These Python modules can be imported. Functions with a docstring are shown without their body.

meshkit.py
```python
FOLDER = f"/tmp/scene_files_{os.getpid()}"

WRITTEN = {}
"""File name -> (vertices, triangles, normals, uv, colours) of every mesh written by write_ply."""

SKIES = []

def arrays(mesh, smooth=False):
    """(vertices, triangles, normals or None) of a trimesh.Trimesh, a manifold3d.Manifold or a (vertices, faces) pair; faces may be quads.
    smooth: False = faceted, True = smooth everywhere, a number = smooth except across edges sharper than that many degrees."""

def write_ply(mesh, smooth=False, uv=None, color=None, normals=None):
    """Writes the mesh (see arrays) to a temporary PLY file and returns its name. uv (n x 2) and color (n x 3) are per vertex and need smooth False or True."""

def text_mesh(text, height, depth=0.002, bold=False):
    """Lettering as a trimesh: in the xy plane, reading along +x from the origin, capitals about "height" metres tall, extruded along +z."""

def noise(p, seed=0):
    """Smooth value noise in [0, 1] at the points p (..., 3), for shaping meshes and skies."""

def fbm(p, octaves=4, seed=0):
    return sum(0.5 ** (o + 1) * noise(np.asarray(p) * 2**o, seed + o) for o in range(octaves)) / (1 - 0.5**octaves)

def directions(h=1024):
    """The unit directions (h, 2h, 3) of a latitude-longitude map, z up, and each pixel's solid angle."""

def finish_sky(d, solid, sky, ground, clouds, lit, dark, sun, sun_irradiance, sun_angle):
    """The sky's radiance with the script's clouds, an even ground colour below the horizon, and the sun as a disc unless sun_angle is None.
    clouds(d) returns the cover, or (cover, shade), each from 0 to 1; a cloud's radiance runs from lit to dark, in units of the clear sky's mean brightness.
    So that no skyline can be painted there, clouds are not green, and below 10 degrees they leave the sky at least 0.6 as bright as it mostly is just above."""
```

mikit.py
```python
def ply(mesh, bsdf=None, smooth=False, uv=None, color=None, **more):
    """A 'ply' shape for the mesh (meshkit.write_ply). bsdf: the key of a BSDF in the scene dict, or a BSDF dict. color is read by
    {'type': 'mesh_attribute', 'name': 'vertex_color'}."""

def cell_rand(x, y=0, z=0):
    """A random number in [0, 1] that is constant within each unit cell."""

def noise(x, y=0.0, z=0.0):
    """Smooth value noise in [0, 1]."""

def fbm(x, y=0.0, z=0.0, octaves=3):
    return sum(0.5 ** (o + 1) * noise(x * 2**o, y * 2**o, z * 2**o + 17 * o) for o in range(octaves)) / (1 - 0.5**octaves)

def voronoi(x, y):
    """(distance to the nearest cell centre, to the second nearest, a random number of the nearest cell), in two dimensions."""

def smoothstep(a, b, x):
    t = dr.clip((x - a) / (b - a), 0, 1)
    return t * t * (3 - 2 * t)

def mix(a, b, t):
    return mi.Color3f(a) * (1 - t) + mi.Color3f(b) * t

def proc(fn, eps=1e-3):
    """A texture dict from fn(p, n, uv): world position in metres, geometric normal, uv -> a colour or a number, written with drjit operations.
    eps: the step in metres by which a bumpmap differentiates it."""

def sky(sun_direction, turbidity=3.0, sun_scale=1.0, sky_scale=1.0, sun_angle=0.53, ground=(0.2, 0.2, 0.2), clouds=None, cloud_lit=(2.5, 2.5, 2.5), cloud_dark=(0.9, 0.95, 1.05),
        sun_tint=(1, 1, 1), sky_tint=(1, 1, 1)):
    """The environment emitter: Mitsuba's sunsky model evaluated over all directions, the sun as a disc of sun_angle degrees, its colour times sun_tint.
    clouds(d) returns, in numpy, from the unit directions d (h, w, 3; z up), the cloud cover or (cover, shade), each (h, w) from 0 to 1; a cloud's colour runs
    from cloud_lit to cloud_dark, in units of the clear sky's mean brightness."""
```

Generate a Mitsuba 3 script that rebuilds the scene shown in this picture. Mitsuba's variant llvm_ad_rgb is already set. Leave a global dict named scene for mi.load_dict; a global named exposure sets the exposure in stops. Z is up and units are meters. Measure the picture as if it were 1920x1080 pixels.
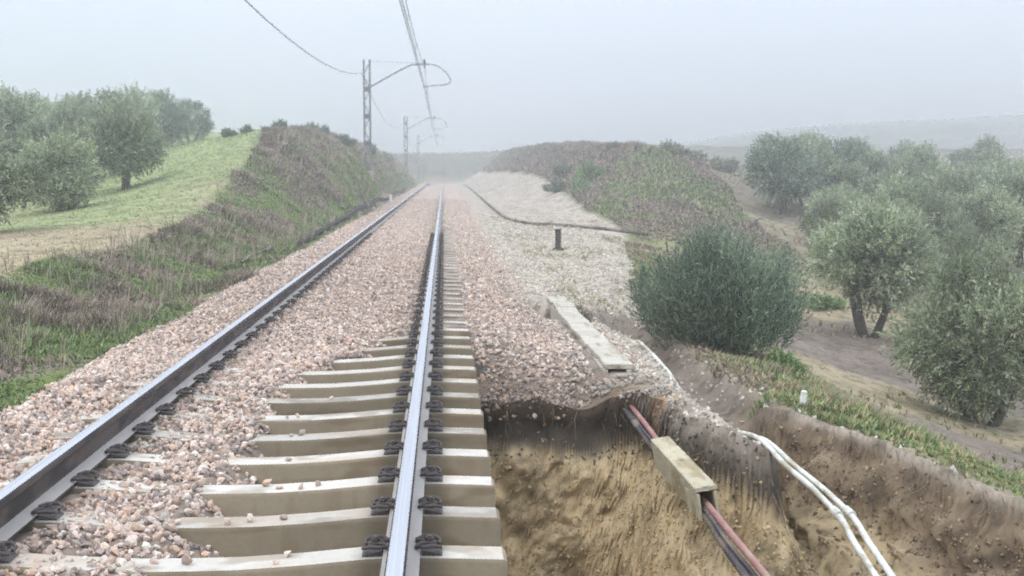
import math
import numpy as np, trimesh, mitsuba as mi, drjit as dr, mikit, meshkit
from scipy.interpolate import PchipInterpolator, RegularGridInterpolator
import shapely
from mikit import ply, proc, noise, fbm, voronoi, smoothstep, mix

T = mi.ScalarTransform4f
scene, labels = {}, {}
rng = np.random.default_rng(7)

# ------------------------------------------------------------------ camera, sky, exposure
# x: right of the track, y: along the track, z: up; z = 0 is the rail head
EYE = [0, 0, 1.386]
YAW, PITCH = math.radians(3.17), math.radians(-5.46)
HAZE = 0.0052
scene['camera'] = {
    'type': 'thinlens', 'fov': 45.49, 'fov_axis': 'x', 'near_clip': 0.05, 'far_clip': 6000,
    'aperture_radius': 0.0008, 'focus_distance': 1.0,
    'to_world': T().look_at(origin=EYE, target=[EYE[0] + math.sin(YAW) * math.cos(PITCH), EYE[1] + math.cos(YAW) * math.cos(PITCH), EYE[2] + math.sin(PITCH)], up=[0, 0, 1]),
    'medium': {'type': 'ref', 'id': 'haze_medium'}}
scene['haze_medium'] = {'type': 'homogeneous', 'albedo': {'type': 'rgb', 'value': [.968, .985, .999]}, 'sigma_t': HAZE,
                        'phase': {'type': 'hg', 'g': 0.8}}
scene['sky'] = mikit.sky((-0.5, -0.35, 0.9), turbidity=3, sun_scale=0.14, sun_angle=24, clouds=lambda d: (1.0, 1 - np.clip(d[..., 2], 0, 1) + .09 * (meshkit.fbm(d * np.array([3., 3., 7.]), 4, 3) - .6)),       # an overcast sky: brightest overhead
                         cloud_lit=(4.85, 5.2, 5.8), cloud_dark=(1.22, 1.40, 1.70))
exposure = 2.28


# ------------------------------------------------------------------ helpers
def numbered(name):
    if name not in used:
        used.add(name)
        return name
    k = 1
    while f'{name}_{k:03d}' in used:
        k += 1
    used.add(f'{name}_{k:03d}')
    return f'{name}_{k:03d}'


used = set()


def thing(name, label, cat, group=None):
    key = numbered(name)
    labels[key] = {'label': label, 'category': cat}
    if group:
        labels[key]['group'] = group
    return key


def part(parent, name, shape):
    key = numbered(parent + '__' + name)
    scene[key] = shape
    return key


def single(name, shape, label, cat, group=None):
    key = thing(name, label, cat, group)
    scene[key] = shape
    return key


def kind(name, shape, k, label, cat=None):
    key = numbered(name)
    scene[key] = shape
    labels[key] = {'kind': k, 'label': label}
    if cat:
        labels[key]['category'] = cat
    return key


def rgb(*c):
    return {'type': 'rgb', 'value': list(c)}


def cat(meshes):
    vs, fs, n = [], [], 0
    for v, f in meshes:
        vs.append(np.asarray(v, float)); fs.append(np.asarray(f, int) + n); n += len(v)
    return np.vstack(vs), np.vstack(fs)


def tm(m):
    return np.array(m.vertices), np.array(m.faces)


def outward(v, f):
    a, b, c = v[f[:, 0]] - v.mean(0), v[f[:, 1]] - v.mean(0), v[f[:, 2]] - v.mean(0)
    return f[:, ::-1] if np.einsum('ij,ij->i', a, np.cross(b, c)).sum() < 0 else f


def tube(pts, r, sides=8, cap=True):
    p = np.asarray(pts, float)
    r = np.broadcast_to(np.asarray(r, float), (len(p),))
    t = np.gradient(p, axis=0)
    t /= np.linalg.norm(t, axis=1, keepdims=True) + 1e-12
    ref = np.array([0, 0, 1.0]) if abs(t[len(t) // 2][2]) < 0.8 else np.array([1.0, 0, 0])
    a = np.cross(t, ref); a /= np.linalg.norm(a, axis=1, keepdims=True) + 1e-12
    b = np.cross(a, t)
    ang = np.arange(sides) * 2 * np.pi / sides
    v = p[:, None] + r[:, None, None] * (np.cos(ang)[None, :, None] * a[:, None] + np.sin(ang)[None, :, None] * b[:, None])
    i, j = np.meshgrid(np.arange(len(p) - 1), np.arange(sides), indexing='ij')
    q = np.stack([i * sides + j, i * sides + (j + 1) % sides, (i + 1) * sides + (j + 1) % sides, (i + 1) * sides + j], -1).reshape(-1, 4)
    v = v.reshape(-1, 3)
    f = np.vstack([q[:, [0, 1, 2]], q[:, [0, 2, 3]]])
    if cap:
        n = len(v)
        v = np.vstack([v, p[0], p[-1]])
        k = np.arange(sides)
        f = np.vstack([f, np.stack([k * 0 + n, (k + 1) % sides, k], 1), np.stack([k * 0 + n + 1, k + n - sides, (k + 1) % sides + n - sides], 1)])
    return v, outward(v, f)


def box(cx, cy, cz, sx, sy, sz, ch=0.0):
    """A box, its edges chamfered by ch."""
    if ch <= 0:
        m = trimesh.creation.box((sx, sy, sz))
    else:
        p = []
        for X in (-1, 1):
            for Y in (-1, 1):
                for Z in (-1, 1):
                    p += [(X * sx / 2, Y * (sy / 2 - ch), Z * (sz / 2 - ch)), (X * (sx / 2 - ch), Y * sy / 2, Z * (sz / 2 - ch)), (X * (sx / 2 - ch), Y * (sy / 2 - ch), Z * sz / 2)]
        m = trimesh.convex.convex_hull(np.array(p))
    return np.array(m.vertices) + [cx, cy, cz], np.array(m.faces)


def worn(m, amp=.005, step=.05, seed=1):
    """Subdivided and roughened, so that cast concrete has uneven faces and chipped edges."""
    t = trimesh.Trimesh(*m, process=True)
    v, f = trimesh.remesh.subdivide_to_size(t.vertices, t.faces, step)
    t = trimesh.Trimesh(v, f, process=True)
    k = meshkit.noise(t.vertices * 17 + seed, seed) * .7 + meshkit.noise(t.vertices * 45, seed + 1) * .3
    k = np.where(k > .72, k * 2.2, k)
    return np.array(t.vertices) - t.vertex_normals * (amp * k)[:, None], np.array(t.faces)


def smooth01(a, b, x):
    t = np.clip((x - a) / (b - a), 0, 1)
    return t * t * (3 - 2 * t)


def lerp(a, b, t):
    return np.asarray(a) * (1 - t[..., None]) + np.asarray(b) * t[..., None]


def n2(x, y, s, seed=0, o=4):
    return meshkit.fbm(np.stack([np.asarray(x) * s, np.asarray(y) * s, np.full(np.shape(x), 3.3)], -1), o, seed)


def random_rot(n, r):
    q = r.normal(size=(n, 4)); q /= np.linalg.norm(q, axis=1, keepdims=True)
    w, x, y, z = q.T
    return np.stack([np.stack([1 - 2 * (y * y + z * z), 2 * (x * y - z * w), 2 * (x * z + y * w)], -1),
                     np.stack([2 * (x * y + z * w), 1 - 2 * (x * x + z * z), 2 * (y * z - x * w)], -1),
                     np.stack([2 * (x * z - y * w), 2 * (y * z + x * w), 1 - 2 * (x * x + y * y)], -1)], 1)


# ------------------------------------------------------------------ materials
def grain_fn(p, n, uv):
    a = noise(p.x * 60, p.y * 60, p.z * 60)
    b = fbm(p.x * 9, p.y * 9, p.z * 9, 3)
    c = fbm(p.x * 2.3, p.y * 2.3, p.z * 2.3, 3)
    return dr.clip(0.06 + 0.22 * smoothstep(0.5, 0.95, a) + 0.45 * smoothstep(0.42, 0.8, b) + 0.25 * smoothstep(.45, .7, c), 0, 0.8)


def vc():
    return {'type': 'mesh_attribute', 'name': 'vertex_color'}


scene['mat_ground'] = {'type': 'twosided', 'bsdf': {'type': 'blendbsdf', 'weight': proc(grain_fn),
                       'a': {'type': 'diffuse', 'reflectance': vc()},
                       'b': {'type': 'diffuse', 'reflectance': rgb(.055, .048, .038)}}}
scene['mat_vc'] = {'type': 'twosided', 'bsdf': {'type': 'diffuse', 'reflectance': vc()}}
scene['mat_leaf'] = {'type': 'principledthin', 'base_color': vc(), 'roughness': 0.6, 'diff_trans': 0.5, 'eta': 1.35}


def concrete_fn(lo, hi, stain):
    def fn(p, n, uv):
        a = fbm(p.x * 5, p.y * 5, p.z * 5, 4)
        b = noise(p.x * 90, p.y * 90, p.z * 90)
        c = fbm(p.x * 14, p.y * 3, p.z * 2, 3)
        col = mix(lo, hi, dr.clip(a * 0.8 + b * 0.35, 0, 1))
        return mix(col, stain, smoothstep(0.52, 0.75, c) * 0.7)
    return fn


def sleeper_fn(p, n, uv):
    a = fbm(p.x * 5, p.y * 5, p.z * 5, 4)
    b = noise(p.x * 80, p.y * 80, p.z * 80)
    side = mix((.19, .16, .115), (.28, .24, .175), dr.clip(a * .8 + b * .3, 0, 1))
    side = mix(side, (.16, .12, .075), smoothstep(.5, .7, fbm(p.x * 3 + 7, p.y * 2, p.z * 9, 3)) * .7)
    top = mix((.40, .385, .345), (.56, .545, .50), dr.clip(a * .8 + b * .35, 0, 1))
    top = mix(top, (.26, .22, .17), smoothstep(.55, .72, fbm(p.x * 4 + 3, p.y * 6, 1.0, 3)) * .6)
    col = mix(side, top, smoothstep(.75, .95, n.z))  # sides darker than top: dimmer light on upright faces painted in, plus brown staining
    one = mikit.cell_rand((p.y - 4.05) / .6)
    drip = smoothstep(.5, .8, noise(p.x * 22, p.y * 1.5, p.z * 2)) * .35
    col = mix(col, (.19, .145, .09), drip * smoothstep(.95, .6, n.z))
    dust = smoothstep(.45, .8, fbm(p.x * 2.2 + one * 9, p.y * 5, 2.0, 4)) * .55
    return mix(col, (.42, .33, .25), dust * smoothstep(.5, .9, n.z)) * (.78 + .36 * one) * (1 - .35 * smoothstep(.24, .12, dr.minimum(dr.abs(p.x + .18), dr.abs(p.x + 1.92))))


scene['mat_sleeper'] = {'type': 'diffuse', 'reflectance': proc(sleeper_fn)}
scene['mat_trough'] = {'type': 'twosided', 'bsdf': {'type': 'diffuse', 'reflectance': proc(concrete_fn((.35, .33, .275), (.55, .53, .465), (.27, .23, .165)))}}
scene['mat_trough_old'] = {'type': 'twosided', 'bsdf': {'type': 'diffuse', 'reflectance': proc(concrete_fn((.34, .31, .225), (.52, .48, .36), (.26, .205, .12)))}}


def rust_fn(p, n, uv):
    a = fbm(p.x * 12, p.y * 4, p.z * 12, 4)
    side = mix((.045, .04, .042), (.105, .085, .08), smoothstep(.3, .7, a))
    foot = smoothstep(.6, .9, n.z) * smoothstep(-.120, -.135, p.z)          # dust on the rail foot
    return mix(side, mix((.30, .28, .26), (.42, .40, .38), a), foot * .85)


scene['mat_rail_side'] = {'type': 'principled', 'base_color': proc(rust_fn), 'roughness': .6, 'metallic': .25, 'specular': .4}
scene['mat_clip'] = {'type': 'principled', 'base_color': rgb(.075, .066, .064), 'roughness': .75, 'metallic': .1}


def steel_fn(p, n, uv):
    a = fbm(p.x * 160, p.y * 1.2, 0.0, 3)
    return mix((.50, .52, .56), (.68, .70, .74), a)


scene['mat_rail_top'] = {'type': 'principled', 'base_color': proc(steel_fn), 'roughness': .36, 'metallic': .92}
scene['mat_steel'] = {'type': 'principled', 'base_color': rgb(.19, .195, .21), 'roughness': .7, 'metallic': .3}
scene['mat_wire'] = {'type': 'principled', 'base_color': rgb(.22, .225, .24), 'roughness': .7}
scene['mat_insulator'] = {'type': 'principled', 'base_color': rgb(.10, .09, .095), 'roughness': .25}
def muddy(col, mud):
    return proc(lambda p, n, uv: mix(col, mud, smoothstep(.4, .65, fbm(p.x * 9, p.y * 5, p.z * 9, 4)) * .7))


scene['mat_cable_dark'] = {'type': 'principled', 'base_color': muddy((.05, .045, .05), (.20, .16, .12)), 'roughness': .65}
scene['mat_cable_red'] = {'type': 'principled', 'base_color': muddy((.27, .125, .12), (.30, .23, .17)), 'roughness': .65}
scene['mat_white_pipe'] = {'type': 'principled', 'base_color': proc(lambda p, n, uv: mix((.54, .56, .52), (.33, .30, .23), smoothstep(.42, .66, fbm(p.x * 8, p.y * 5, p.z * 8, 4)))), 'roughness': .45}
scene['mat_dark_post'] = {'type': 'diffuse', 'reflectance': proc(lambda p, n, uv: mix((.05, .045, .045), (.10, .09, .085), fbm(p.x * 20, p.y * 20, p.z * 4, 3)))}
scene['mat_drain'] = {'type': 'diffuse', 'reflectance': proc(lambda p, n, uv: mix((.10, .095, .09), (.24, .21, .18), smoothstep(.4, .65, fbm(p.x * 3, p.y * 3, p.z * 4, 3))))}
scene['mat_white_post'] = {'type': 'diffuse', 'reflectance': proc(lambda p, n, uv: mix((.78, .79, .76), (.6, .58, .5), smoothstep(.5, .8, fbm(p.x * 15, p.y * 15, p.z * 15, 3))))}
scene['mat_bark'] = {'type': 'twosided', 'bsdf': {'type': 'diffuse', 'reflectance': proc(lambda p, n, uv: mix((.045, .04, .036), (.12, .105, .09), fbm(p.x * 14, p.y * 14, p.z * 5, 3)))}}

# ------------------------------------------------------------------ the ground: one height field from cross sections
TRK = [(-3.0, -.27), (-2.75, -.2), (-2.0, -.192), (-.3, -.192), (.40, -.21)]
SEC = {  # y: [(x, z) ...]
    -12: [(-600, -8), (-60, -2), (-30, -1.0), (-15, -.2), (-9, .1), (-6, .05), (-5, -.35), (-4, -.5), (-3.3, -.38)] + TRK + [(1, -.4), (2, -.5), (3.2, -.68), (4.1, -.75), (5.2, -1.1), (7, -1.9), (9, -2.7), (20, -3.2), (60, -3.5), (600, -6)],
    7: [(-600, -8), (-60, -2), (-30, -1.0), (-15, -.2), (-9, .1), (-6, .05), (-5, -.35), (-4, -.5), (-3.3, -.38)] + TRK + [(1, -.4), (2, -.5), (3.2, -.68), (3.75, -.72), (4.6, -1.0), (5.5, -1.5), (7, -2.3), (9, -2.95), (20, -3.2), (60, -3.5), (600, -6)],
    11: [(-600, -8), (-60, -2), (-30, -1.0), (-15, -.2), (-9, .1), (-6, .05), (-5, -.32), (-4, -.48), (-3.3, -.38)] + TRK + [(1, -.40), (2, -.5), (2.9, -.66), (4, -.95), (5, -1.5), (7, -2.4), (9, -3), (20, -3.2), (60, -3.5), (600, -6)],
    20: [(-600, -8), (-60, -2), (-30, -1.0), (-15, -.3), (-9, .0), (-6, .05), (-5, -.2), (-4, -.42), (-3.3, -.36)] + TRK + [(1, -.40), (2, -.5), (3.0, -.7), (4.3, -1.2), (6, -2.0), (9, -2.8), (20, -3.0), (60, -3.3), (600, -6)],
    28: [(-600, -8), (-60, -2), (-30, -.8), (-14, -.1), (-8.7, .2), (-6, .42), (-5, .05), (-4, -.33), (-3.3, -.36)] + TRK + [(1, -.36), (2, -.42), (4.2, -.6), (5.5, -1.2), (8, -2.2), (12, -2.7), (30, -3), (60, -3.2), (600, -6)],
    40: [(-600, -6), (-60, -1.5), (-20, .1), (-10, .95), (-7.5, 1.65), (-6.0, 1.78), (-5.0, 1.15), (-4, .2), (-3.4, -.22), (-3.1, -.3)] + TRK + [(1, -.32), (2.5, -.4), (5, -.42), (7, -.35), (10, -1.0), (15, -1.8), (30, -2.4), (60, -2.6), (600, -4)],
    50: [(-600, -4), (-60, -1), (-25, .4), (-14.4, 1.1), (-10, 2.4), (-7.3, 3.0), (-5, 2.45), (-3.9, 1.75), (-3.4, .9), (-3.1, .0)] + TRK + [(1, -.3), (2.5, -.35), (5, -.3), (7, .15), (10.2, -.2), (15, -1.3), (30, -1.8), (60, -2.0), (600, -3)],
    65: [(-600, 0), (-60, 1), (-25, 2.0), (-15, 2.5), (-9, 3.5), (-7, 3.3), (-5.6, 3.0), (-4.3, 2.3), (-3.6, 1.2), (-3.1, -.1)] + TRK + [(1, -.28), (2.5, -.3), (4.5, -.1), (6.4, .75), (9.4, 2.75), (11, 2.5), (14, 1.5), (19, .1), (30, -.6), (60, -1), (600, -2)],
    90: [(-600, 4), (-60, 4), (-30, 4.3), (-15, 4.1), (-9, 3.65), (-6.3, 3.1), (-4.6, 2.4), (-3.8, 1.3), (-3.1, -.05)] + TRK + [(1, -.25), (2.5, -.2), (4.5, .8), (5.5, 1.4), (8, 3.0), (13, 3.1), (20, 1.3), (30, .4), (60, 0), (600, 0)],
    120: [(-600, 5), (-60, 4.5), (-30, 4.2), (-12, 3.6), (-6, 2.8), (-4.8, 2.3), (-4, 1.3), (-3.2, -.1)] + TRK + [(1, -.2), (2.5, -.1), (4.5, 1.1), (7.5, 3.5), (12, 3.9), (30, 1.5), (60, 1), (600, 3)],
    160: [(-600, 6), (-60, 4), (-30, 3.5), (-12, 3.2), (-6, 2.6), (-4, .6), (-3.1, -.3), (-2.75, -.42), (.4, -.43), (1, -.45), (2.5, -.3), (4.5, 1.2), (7, 3.3), (12, 4.1), (30, 3.0), (60, 2), (600, 6)],
    180: [(-600, 8), (-60, 3.5), (-30, 3), (-10, 2.6), (-4, .3), (-2.75, -.62), (.4, -.62), (3, -.3), (8, 3), (14, 4), (40, 4), (100, 4), (600, 12)],
    208: [(-600, 10), (-60, 4.2), (-20, 4.1), (-4, 4.2), (6, 4.6), (14, 5.4), (40, 5.6), (100, 5), (250, 8), (600, 14)],
    340: [(-600, 12), (-60, 4), (-10, 3.9), (10, 4.2), (40, 4), (100, 6), (250, 12), (600, 20)],
    400: [(-600, 14), (-60, 5.8), (10, 6.2), (40, 7), (78, 9), (105, 13.2), (131, 16.7), (190, 20), (260, 23.5), (600, 30)],
    520: [(-600, 12), (-60, 7), (10, 7.5), (60, 8), (90, 11), (131, 18), (213, 22.5), (260, 24), (600, 30)],
    800: [(-600, 5), (0, 2), (600, 10)],
}


def lines(fine, lo, hi, grow, most):
    a = [fine[-1]]; d = fine[-1] - fine[-2]
    while a[-1] < hi:
        d = min(d * grow, most); a.append(a[-1] + d)
    b = [fine[0]]; d = fine[1] - fine[0]
    while b[-1] > lo:
        d = min(d * grow, most); b.append(b[-1] - d)
    return np.array(b[:0:-1] + list(fine) + a[1:])


GX = lines(np.arange(-1.6, 4.4, .024), -600, 600, 1.045, 12)
GY = lines(np.concatenate([np.arange(3.6, 8.4, .035), np.arange(8.4, 9.6, .015), np.arange(9.6, 11.3, .007), np.arange(11.3, 12.2, .02)]), -12, 780, 1.022, 8)
ys = np.array(sorted(SEC))
tab = np.array([np.interp(GX, *np.array(SEC[y]).T) for y in ys])
Z = PchipInterpolator(ys, tab, axis=0)(np.clip(GY, ys[0], ys[-1]))
X, Y = np.meshgrid(GX, GY)

# uneven ground away from the track
off = smooth01(2.9, 4.5, np.abs(X + 1.2))
Z += off * ((n2(X, Y, .35, 1) - .5) * .35 + (n2(X, Y, 1.6, 2) - .5) * .12)
Z += smooth01(15, 60, np.abs(X)) * (n2(X, Y, .05, 5) - .5) * .8
Z += smooth01(165, 200, Y) * smooth01(330, 240, Y) * (n2(X, Y, .14, 6) - .5) * 2.2
Z += (n2(X, Y, 3.0, 3, 3) - .5) * .05 + (n2(X, Y, 12, 4, 2) - .5) * .03
# left of the washout the sleepers show between the stones
low = smooth01(11.6, 10.2, Y) * smooth01(.4, -.1, X) * smooth01(-2.9, -2.4, X)
Z -= .022 * low
# erosion gully between gravel ridge and shoulder, scour hole below the trough, furrows on the gravel
gc = 2.47 + .07 * np.sin(Y * 1.1)
Z -= .34 * np.exp(-((X - gc) / .33) ** 4) * smooth01(18.5, 15.5, Y) * smooth01(8, 10, Y)
Z += .07 * np.exp(-((X - 2.02) / .13) ** 2) * smooth01(14.5, 12.5, Y)
sx = np.interp(Y, [14.8, 15.8, 16.4, 17.2, 18.2, 19], [1.75, 1.6, 1.36, 1.15, 1.02, .95])
Z -= .36 * np.exp(-((X - sx) / .17) ** 2) * smooth01(15.0, 15.9, Y) * smooth01(18.8, 17.2, Y)
Z -= .26 * np.exp(-((X - 1.62) / .40) ** 4) * smooth01(16.75, 16.55, Y) * smooth01(14.6, 16.0, Y)
Z -= .22 * np.exp(-((X - 1.62) / .36) ** 4) * smooth01(16.7, 16.5, Y) * smooth01(15.5, 16.0, Y)
plat = smooth01(1.1, 1.6, X) * smooth01(3.9, 3.0, X) * smooth01(17, 19, Y) * smooth01(50, 40, Y)
Z += plat * .05 * np.sin((X * .9 + Y * .42) * 6.0 + 2.5 * n2(X, Y, .6, 9))

# the washout
BRINK = [(-1.12, -14), (-1.12, 3), (-1.2, 5), (-1.28, 6.2), (-1.12, 7.4), (-1.3, 8.6), (-1.25, 9.6), (-.95, 10.4), (-.45, 10.9), (.1, 11.15), (.35, 11.05), (.62, 10.8), (.9, 10.72), (1.15, 10.4), (1.4, 10.3),
         (1.65, 10.02), (1.82, 9.7), (1.9, 9.2), (1.98, 8.6), (2.08, 8.15), (2.2, 8.0), (2.33, 8.3), (2.42, 9.3), (2.52, 10.3), (2.68, 10.5), (2.82, 10.2), (2.95, 9.7), (3.12, 9.3), (3.3, 8.7), (3.48, 8.2),
         (3.68, 7.55), (3.9, 6.7), (4.1, 5.6), (4.2, 4), (4.3, 1), (4.3, -14)]
poly = shapely.Polygon(BRINK)
near = (X > -3.2) & (X < 5.5) & (Y < 13.5) & (Y > -13)
px_, py_ = X[near], Y[near]
pts = shapely.points(px_, py_)
ins = shapely.contains(poly, pts)
sd = np.where(ins, 1, -1) * shapely.distance(poly.exterior, pts)
SDF = np.full(X.shape, -9.0); SDF[near] = sd
wob = (n2(X, Y, 1.7, 11, 2) - .5) * .30 + (n2(X, Y, 5, 12, 1) - .5) * .08
d = SDF + wob * (near & (Y > 3))
# ballast sliding down to the brink
scarp = smooth01(1.35, 0, -d) * smooth01(1.75, 1.1, X) * near * (Y > 9)
Z -= (.27 + .25 * smooth01(.9, .3, X)) * scarp ** 1.3 * smooth01(-.9, .2, X)
ZB = Z.copy()
side = smooth01(.25, -.25, X) * smooth01(10.6, 9.9, Y)              # ballast under the sleepers: angle of repose
right = smooth01(2.5, 2.8, X)
dp = np.maximum(d, 0)
# the clay stands in steep ribs, deepest in the middle
rib = (n2(X, Y * .3, 3.5, 14, 2) - .5) * .25
wall = np.minimum(dp * 5.5, .42) + np.minimum(np.maximum(dp - .075, 0) * 2.5, 1.0 + .4 * smooth01(.1, .8, X) + rib) + np.minimum(np.maximum(dp - .5, 0) * .75, 1.3)
rslope = np.minimum(dp * 2.1, .55) + np.minimum(np.maximum(dp - .26, 0) * .55, 1.5)
drop = wall * (1 - right) + rslope * right
drop = drop * (1 - side) + np.minimum(dp * .95, 1.6) * side
ridge = smooth01(.35, 0, np.hypot(X - 2.1, (Y - 8.6) * .35)) * 0
rough = (n2(X, Y, 4.5, 15, 3) - .5) * .38 * smooth01(0, .35, dp) + (n2(X, Y, 12, 16, 1) - .5) * .03 * smooth01(0, .1, dp)
Z = np.where(d > 0, ZB - drop + rough, Z)
depth = np.where(d > 0, ZB - Z, 0)
Hf = RegularGridInterpolator((GY, GX), Z, bounds_error=False, fill_value=None)
Df = RegularGridInterpolator((GY, GX), d, bounds_error=False, fill_value=None)


def H(x, y):
    return Hf(np.stack([np.asarray(y, float), np.asarray(x, float)], -1))


# the dark layer under the ballast is eaten back: push that part of the far wall into the bank
XW, YW = X.copy(), Y.copy()
t_ = ZB - Z
band = np.exp(-((t_ - .22) / .13) ** 2) * (d > 0) * (d < .5) * (Y > 9) * smooth01(2.3, 1.9, X) * (1 - side)
YW += band * (.16 + .10 * n2(X, Z, 5, 21))
fine_w = smooth01(.0, .12, dp) * near * (1 - side)
P3 = np.stack([X, Y, Z], -1)
sub = near & (d > -.1)
bump = np.zeros(X.shape)
bump[sub] = (meshkit.fbm(P3[sub] * 4.0, 4, 22) - .5) * .30 + np.abs(meshkit.fbm(P3[sub] * 9, 2, 23) - .5) * -.22
YW += fine_w * bump * (1 - right)
XW += fine_w * bump * right
Wf = RegularGridInterpolator((GY, GX), YW - Y, bounds_error=False, fill_value=None)
Wx = RegularGridInterpolator((GY, GX), XW - X, bounds_error=False, fill_value=None)

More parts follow.
